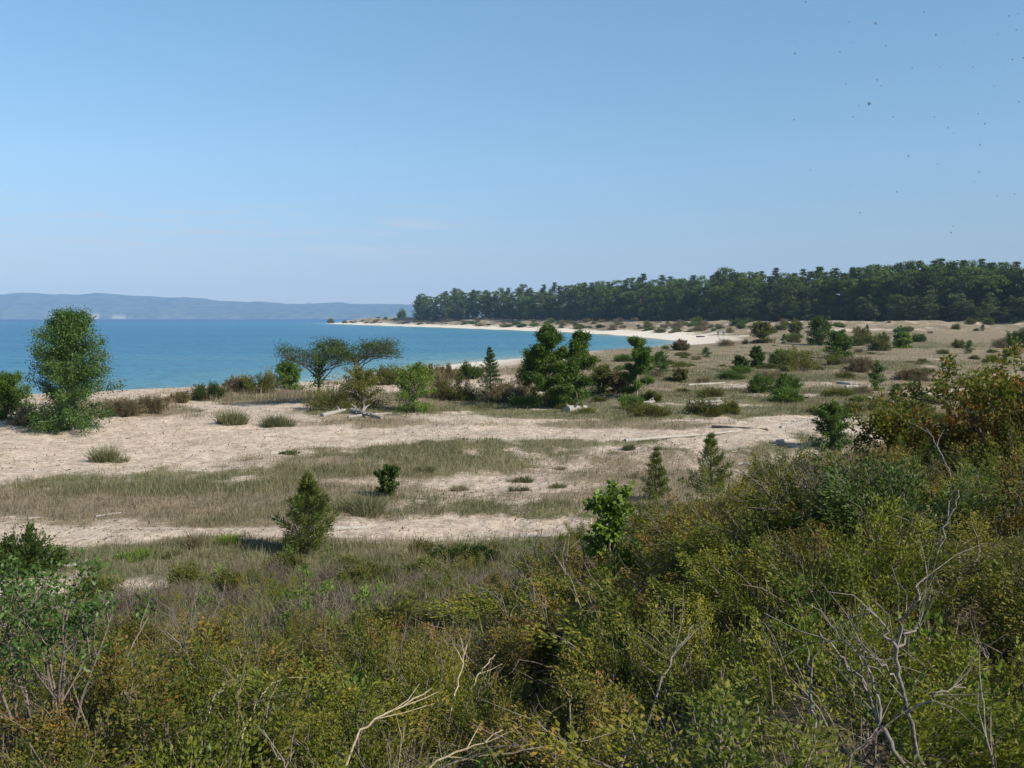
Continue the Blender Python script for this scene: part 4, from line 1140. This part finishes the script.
x, y, R_ = sample(900000, 13, 160, 31)
g, d, th, s = covers(x, y, height(x, y))
keep = R_.random(len(x)) < np.clip((g - .18) * .8, 0, .75) * sstep(10, 14, s)
x1, y1 = x[keep], y[keep]; t1 = fbm(x1 * .5, y1 * .3, 3)
blades('grass', 'grass', x1, y1, (.05 + .16 * R_.random(len(x1)) ** 1.5) * (1 + y1 * .002), .004 + y1 * .0004, 1.0, 'short grey green dune grass growing in bands across the sandy flat', (t1 - .5) * 1.6 + .5, 41)
x, y, R_ = sample(900000, 14, 330, 32)
g, d, th, s = covers(x, y, height(x, y))
keep = R_.random(len(x)) < np.clip((d - .15) * .7, 0, .6) * sstep(14, 22, s)
x2, y2 = x[keep], y[keep]
blades('dry_grass', 'tan', x2, y2, (.05 + .18 * R_.random(len(x2)) ** 1.6) * (1 + y2 * .002) * (1 - .55 * sstep(60, 130, y2)) * (1 + 1.3 * sstep(34, 22, sdist(x2, y2)) * sstep(90, 70, y2)), .004 + y2 * .0004, 1.1, 'dry tan dune grass and weeds thinly covering the sandy plain', None, 42)
x, y, R_ = sample(480000, 2.0, 30, 33, -350, 1500)
g, d, th, s = covers(x, y, height(x, y))
pxx, pyy = to_px(x, y, height(x, y))
open_ = 1 - .8 * sstep(430, 640, pxx + (pyy - 600) * .9) * sstep(1, .6, hill_t(x, y)) - .5 * sstep(680, 720, pyy)
keep = R_.random(len(x)) < th * (.35 + .5 * fbm(x * .9, y * .9, 3)) * np.clip(open_, .1, 1)
x3, y3 = x[keep], y[keep]; t3 = fbm(x3 * .6 + 3, y3 * .6, 3)
blades('undergrowth', 'heath', x3, y3, .07 + .22 * R_.random(len(x3)) ** 1.5, .004 + y3 * .00055, 1.6, 'grey brown dead twigs and dry heath between the shrubs of the slope', (t3 - .5) * 1.8 + .45, 43)
x, y, R_ = sample(220000, 2.0, 30, 34, -350, 1500)
g, d, th, s = covers(x, y, height(x, y))
keep = R_.random(len(x)) < th * np.clip(fbm(x * .7 + 50, y * .7, 3) * 2.2 - .85, 0, .7)
x4, y4 = x[keep], y[keep]
blades('weeds', 'olive', x4, y4, .06 + .20 * R_.random(len(x4)), .010 + y4 * .0007, 1.3, 'low olive weeds and creeping leaves between the shrubs of the slope', None, 44)
x, y, R_ = sample(240000, 17, 75, 36)
g, d, th, s = covers(x, y, height(x, y))
keep = (R_.random(len(x)) < np.clip(fbm(x * .55 + 9, y * .3, 3) * 3.2 - 1.55, .03, .6) * np.clip(fbm(x * 2.5, y * 1.6 + 4, 2) * 4 - 1.8, 0, 1)) & (s > 13) & (th < .4)
x6, y6 = x[keep], y[keep]
blades('low_plants', 'olive', x6, y6, .02 + .07 * R_.random(len(x6)) ** 1.5, .014 + y6 * .0012, 2.6, 'low olive and green creeping plants speckled over the sandy flat', None, 46)
# bits of dark drift litter and sprigs on the open sand
x, y, R_ = sample(200000, 18, 90, 35)
g, d, th, s = covers(x, y, height(x, y))
keep = (R_.random(len(x)) < .45 * sstep(.4, .15, g) * np.clip(fbm(x * .8, y * .5, 3) * 2.4 - .7, .05, 1)) & (s > 12) & (th < .3)
x5, y5 = x[keep], y[keep]
blades('beach_litter', 'brown', x5, y5, .015 + .07 * R_.random(len(x5)) ** 2, .02 + y5 * .0016, 3.5, 'small brown sprigs and drift litter dotted over the open sand', None, 45)

# ================================================================== PEOPLE on the far beach
def person(px, py, yaw, label, shirt, trousers, seed, stride=.2, arm=.15):
    p = hit(px, py)
    vs = [(0, 0, .95), (0, .01, 1.15), (0, .01, 1.38), (0, 0, 1.50), (0, .01, 1.56), (0, .02, 1.66), (0, .02, 1.75),
          (.10, 0, .90), (.12, stride * .5, .50), (.12, stride * .3, .08), (.12, stride * .3 + .14, .03),
          (-.10, 0, .90), (-.12, -stride * .2, .50), (-.12, -stride, .10), (-.12, -stride + .13, .03),
          (.19, 0, 1.40), (.25, -arm * .4, 1.14), (.26, arm * .4, .90), (.26, arm * .5, .80),
          (-.19, 0, 1.40), (-.25, arm * .4, 1.14), (-.26, arm, .91), (-.26, arm * 1.1, .81)]
    rd = [.14, .13, .15, .06, .055, .095, .07, .09, .065, .045, .035, .09, .065, .045, .035, .06, .045, .033, .035, .06, .045, .033, .035]
    ed = [(0, 1), (1, 2), (2, 3), (3, 4), (4, 5), (5, 6), (0, 7), (7, 8), (8, 9), (9, 10), (0, 11), (11, 12), (12, 13), (13, 14), (2, 15), (15, 16), (16, 17), (17, 18), (2, 19), (19, 20), (20, 21), (21, 22)]
    me = bpy.data.meshes.new('person_skeleton'); me.from_pydata(vs, ed, [])
    o = bpy.data.objects.new('person_skeleton', me); COL.objects.link(o)
    o.modifiers.new('skin', 'SKIN'); sv = me.skin_vertices[0].data
    for i, r in enumerate(rd): sv[i].radius = (r, r * .85)
    sv[0].use_root = True
    ss = o.modifiers.new('sub', 'SUBSURF'); ss.levels = 2; ss.render_levels = 2
    dg = bpy.context.evaluated_depsgraph_get(); dg.update()
    body = bpy.data.meshes.new_from_object(o.evaluated_get(dg)); body.name = 'person'
    bpy.data.objects.remove(o)
    body.materials.clear()
    def pm(n_, c):
        m, nt, ns, ln = newmat(n_); b = ns.new('ShaderNodeBsdfPrincipled'); b.inputs['Base Color'].default_value = (*c, 1); b.inputs['Roughness'].default_value = .8
        q = ns.new('ShaderNodeOutputMaterial'); ln.new(b.outputs[0], q.inputs[0]); return m
    body.materials.append(pm('skin', (.45, .28, .20))); body.materials.append(pm('shirt', shirt)); body.materials.append(pm('trousers', trousers)); body.materials.append(pm('hair', (.05, .035, .025)))
    for f in body.polygons:
        z = f.center.z; f.use_smooth = True
        f.material_index = 2 if z < .97 and abs(f.center.x) < .22 and z > .07 else (1 if .97 <= z < 1.50 else (3 if z > 1.70 or (z > 1.6 and f.center.y < 0.0) else 0))
    ob = link('person', body); ob.location = p; ob.rotation_euler = (0, 0, yaw)
    setp(ob, label, 'person', 'people walking on the bay beach')
    THINGS.append([ob, px, py, label, None])
person(718, 337.3, .6, 'person in dark clothes on the bay beach, left one of the walking pair', (.04, .045, .06), (.03, .03, .04), 1)
person(723.5, 337.0, -.4, 'person in blue top on the bay beach, right one of the walking pair', (.12, .17, .28), (.06, .06, .08), 2, .25, .2)

# ================================================================== INSECTS in the air
def insect_mesh():
    mb = MB()
    z = np.array([-1, -.7, -.2, .3, .7, 1.]); r = np.array([.05, .16, .22, .30, .22, .06])
    mb.tube(np.stack([z, z * 0, .1 * z], -1), r, 6)
    m, nt, ns, ln = newmat('insect_body'); b = ns.new('ShaderNodeBsdfPrincipled'); b.inputs['Base Color'].default_value = (.13, .13, .13, 1); b.inputs['Roughness'].default_value = .5
    q = ns.new('ShaderNodeOutputMaterial'); ln.new(b.outputs[0], q.inputs[0])
    body = mb.mesh('body', m, True)
    m2, nt, ns, ln = newmat('insect_wing'); b = ns.new('ShaderNodeBsdfPrincipled'); b.inputs['Base Color'].default_value = (.22, .23, .25, 1); b.inputs['Alpha'].default_value = .6
    q = ns.new('ShaderNodeOutputMaterial'); ln.new(b.outputs[0], q.inputs[0])
    W = []
    for sgn in (1, -1):
        w = MB(); w.leaves(np.array([[.2, .1 * sgn, .2], [-.1, .1 * sgn, .2]]), unit(np.array([[.15, sgn, .8], [-.5, sgn, .7]])), unit(np.array([[1., 0, .1], [1, .3 * sgn, .1]])), np.array([1.3, 1.0]), np.array([.6, .5]), .5)
        W.append(w.mesh('wing', m2))
    return [('body', body), ('wing', W[0]), ('wing', W[1])]
INS = [(795, 42), (795, 54), (849, 22), (851, 43), (875, 23), (876, 24), (840, 52), (886, 46), (936, 35), (965, 42), (1009, 16), (1018, 14), (998, 34), (1012, 60), (1023, 58), (940, 67), (973, 67),
       (1004, 70), (894, 77), (877, 80), (881, 86), (846, 84), (994, 86), (1019, 102), (869, 104), (859, 106), (853, 117), (893, 117), (902, 111), (934, 117), (978, 114), (985, 124), (794, 120),
       (948, 128), (954, 133), (980, 145), (908, 156), (938, 164), (979, 172), (810, 170), (849, 187), (897, 192), (974, 182), (997, 196), (1015, 194), (860, 213), (953, 226), (951, 233), (912, 68), (806, 2), (924, 12), (1016, 30), (357, 147)]
IM = insect_mesh(); RI = np.random.default_rng(9)
for px, py in INS:
    big = (px, py) == (869, 104)
    dd = RI.uniform(7, 14); p = EYE + ray(px, py) * dd; s = dd * (.0013 if not big else .0024) * RI.uniform(.8, 1.2) * (.85)
    o = thing('flying_insect', IM, tuple(p), RI.random() * 6.28, (s, s, s), cat='insect', group='insects swarming in the sky', tilt=(RI.normal() * .5, RI.normal() * .5),
              label='largest dark insect hovering amid the swarm in the sky' if big else ('lone insect flying far left of the swarm, over the lake' if px < 500 else 'tiny dark insect flying in the swarm against the blue sky'))

# ================================================================== LABELS for the many
LM = {'near': [], 'mid': [], 'wood': []}
SHORT = [('near', 'bright green broadleaf sapling', 614, 560), ('near', 'forked dead bush', 900, 690), ('near', 'near left leafy shrub', 45, 680), ('near', 'pale broken stem', 460, 670), ('near', 'dark hollow', 560, 740),
         ('near', 'hooked pale branch', 215, 700), ('near', 'creeping juniper mat', 460, 560), ('near', 'dark dense bush', 30, 555), ('near', 'lone young pine', 309, 525), ('near', 'turning oak', 930, 470), ('near', 'bushy green young pine', 714, 490),
         ('near', 'level pale branch', 500, 755), ('near', 'crooked grey stem', 575, 600), ('near', 'open bare patch', 120, 650), ('near', 'upright grey stem', 810, 675), ('near', 'thin bleached stalk', 222, 596), ('near', 'straw coloured slanting branch', 400, 706),
         ('near', 'orange oak at right edge', 1012, 500), ('near', 'leaning grey branch', 680, 645),
         ('mid', 'level white log', 707, 385), ('mid', 'slim single tree', 636, 380), ('mid', 'tree pair', 562, 395), ('mid', 'wide olive bush', 798, 365), ('mid', 'rounded dark green bush', 819, 338), ('mid', 'round bright green bush', 902, 342),
         ('mid', 'white dune log', 860, 388), ('mid', 'bleached log', 690, 436), ('mid', 'beach walkers', 721, 335), ('mid', 'sandy point', 350, 323), ('mid', 'umbrella crowned pine', 357, 370), ('mid', 'pointed spruce', 490, 380), ('mid', 'dark bush under the wood', 1015, 340),
         ('mid', 'turning oak', 930, 410), ('mid', 'beach end olive bush', 762, 338), ('mid', "wood's left end", 415, 320),
         ('wood', "wood's left end", 415, 310), ('wood', 'pointed spruce', 490, 310), ('wood', 'tree pair', 562, 310), ('wood', 'slim single tree', 636, 310), ('wood', 'beach walkers', 721, 310), ('wood', 'wide olive bush', 798, 310), ('wood', 'rounded dark green bush', 830, 310),
         ('wood', 'round bright green bush', 902, 310), ('wood', 'turning oak', 945, 310), ('wood', 'right edge oak', 1012, 310)]
ORD = ['nearest', 'second', 'third', 'fourth', 'fifth', 'sixth', 'seventh', 'eighth', 'ninth', 'tenth']
buckets = {}
for rec in THINGS:
    o, px, py, lab, auto = rec
    if lab or not auto: continue
    zone, txt, frontrow = auto
    if zone == 'wood' and not frontrow:
        o['label'] = f'{txt} deep in the far wood, only its top showing'; continue
    if zone == 'wood':
        c = min((l for l in SHORT if l[0] == 'wood'), key=lambda l: abs(l[2] - px))
        rel = 'to the left above' if px < c[2] else 'to the right above'; dd = abs(px - c[2])
    else:
        c = min((l for l in SHORT if l[0] == zone), key=lambda l: math.hypot(l[2] - px, (l[3] - py) * 1.8))
        dx, dy = px - c[2], (py - c[3]) * 1.8; dd = math.hypot(dx, dy)
        rel = ('left of' if dx < 0 else 'right of') if abs(dx) > abs(dy) else ('behind' if dy < 0 else 'in front of')
    if zone != 'wood' and (not -60 < px < 1090):
        pass
    buckets.setdefault((txt, rel, c[1], zone), []).append((dd, o))
for (txt, rel, lm, zone), L in buckets.items():
    L.sort(key=lambda a: a[0])
    for i, (dd, o) in enumerate(L):
        w = ORD[min(i, 9)]
        pre = '' if len(L) == 1 else w + ' '
        tail = ', front row of the far wood' if zone == 'wood' else ''
        rr = rel if zone != 'wood' else ('front left above' if 'left' in rel else 'front right above')
        o['label'] = f'{pre}{txt} {rel} the {lm}' + (' in the wood' if zone == 'wood' else '')

# ================================================================== AIR, LIGHT, CAMERA
def haze():
    mb = MB(); x0, x1, y0, y1, z0, z1 = -9990, 9990, -9990, 9990, -9, 330
    v = [(x0, y0, z0), (x1, y0, z0), (x1, y1, z0), (x0, y1, z0), (x0, y0, z1), (x1, y0, z1), (x1, y1, z1), (x0, y1, z1)]
    mb.add(v, [[0, 3, 2, 1], [4, 5, 6, 7], [0, 1, 5, 4], [1, 2, 6, 5], [2, 3, 7, 6], [3, 0, 4, 7]], 0)
    m, nt, ns, ln = newmat('haze')
    v = ns.new('ShaderNodeVolumePrincipled'); v.inputs['Color'].default_value = HAZE_COL; v.inputs['Density'].default_value = HAZE_D; v.inputs['Anisotropy'].default_value = -.1
    o = ns.new('ShaderNodeOutputMaterial'); ln.new(v.outputs[0], o.inputs['Volume'])
    ob = link('haze', mb.mesh('haze', m)); setp(ob, 'thin blue haze in the air over lake and hills', 'haze', kind='stuff')
HAZE_COL = (.42, .66, 1.0, 1); HAZE_D = 1.02e-4
haze()

SUN_AZ, SUN_EL = 122, 37
W = bpy.data.worlds.new('World'); S.world = W; W.use_nodes = True
wn = W.node_tree.nodes; wl = W.node_tree.links
sky = wn.new('ShaderNodeTexSky'); sky.sky_type = 'NISHITA'; sky.sun_disc = False
sky.sun_elevation = math.radians(SUN_EL); sky.sun_rotation = math.radians(SUN_AZ)
sky.air_density = 1.0; sky.dust_density = .3; sky.ozone_density = 2.4; sky.altitude = 200
tcw = wn.new('ShaderNodeTexCoord'); sx = wn.new('ShaderNodeSeparateXYZ'); wl.new(tcw.outputs['Generated'], sx.inputs[0])
rw = ramp(wn, [(0, (.56, .555, .665)), (.05, (.59, .60, .70)), (.15, (.76, .86, .90)), (.3, (.86, 1.05, 1.03)), (.55, (1.0, 1.05, .98)), (.8, (1.08, 1.03, .92))]); wl.new(sx.outputs[2], rw.inputs[0])
mw = wn.new('ShaderNodeMix'); mw.data_type = 'RGBA'; mw.blend_type = 'MULTIPLY'; mw.inputs[0].default_value = 1
wl.new(sky.outputs[0], mw.inputs[6]); wl.new(rw.outputs[0], mw.inputs[7])
mpw = wn.new('ShaderNodeMapping'); mpw.inputs['Scale'].default_value = (9, 9, 130); wl.new(tcw.outputs['Generated'], mpw.inputs[0])
nw = wn.new('ShaderNodeTexNoise'); nw.inputs['Scale'].default_value = 1.3; nw.inputs['Detail'].default_value = 6; nw.inputs['Roughness'].default_value = .65; wl.new(mpw.outputs[0], nw.inputs[0])
f1 = mrange(wn, wl, nw.outputs[0], .47, .68, 0, .7); f2 = mrange(wn, wl, sx.outputs[2], .045, .075); f3 = mrange(wn, wl, sx.outputs[2], .085, .12, 1, 0)
fw = math_node(wn, wl, 'MULTIPLY', f1, math_node(wn, wl, 'MULTIPLY', f2, math_node(wn, wl, 'MULTIPLY', f3, mrange(wn, wl, sx.outputs[0], -.12, .0, 1, 0))))
cl = mixc(wn, wl, fw, mw.outputs[2], (4.4, 4.4, 4.8))
wl.new(cl, wn['Background'].inputs[0]); wn['Background'].inputs[1].default_value = .115

sl = bpy.data.lights.new('sun', 'SUN'); sl.energy = 5.0; sl.angle = math.radians(.53); sl.color = (1, .925, .79)
so = bpy.data.objects.new('sun', sl); COL.objects.link(so)
a, e = math.radians(SUN_AZ), math.radians(SUN_EL)
sd = Vector((math.sin(a) * math.cos(e), math.cos(a) * math.cos(e), math.sin(e)))
so.rotation_euler = sd.to_track_quat('Z', 'Y').to_euler(); so.location = (30, -20, 60)

cam = bpy.data.cameras.new('camera'); co = bpy.data.objects.new('camera', cam); COL.objects.link(co)
cam.sensor_width = 36; cam.lens = 36 * FPX / 1024; cam.clip_start = .1; cam.clip_end = 40000
co.location = EYE; co.rotation_euler = (PI / 2 - PITCH, 0, 0); S.camera = co

S.view_settings.view_transform = 'Standard'; S.view_settings.look = 'None'; S.view_settings.gamma = 1; S.view_settings.exposure = .36; S.view_settings.use_curve_mapping = False
S.render.engine = 'CYCLES'
S.cycles.max_bounces = 6; S.cycles.transparent_max_bounces = 8; S.cycles.volume_bounces = 1
S.cycles.use_denoising = True
try: S.cycles.denoiser = 'OPENIMAGEDENOISE'
except Exception: pass
S.render.filter_size = 1.7
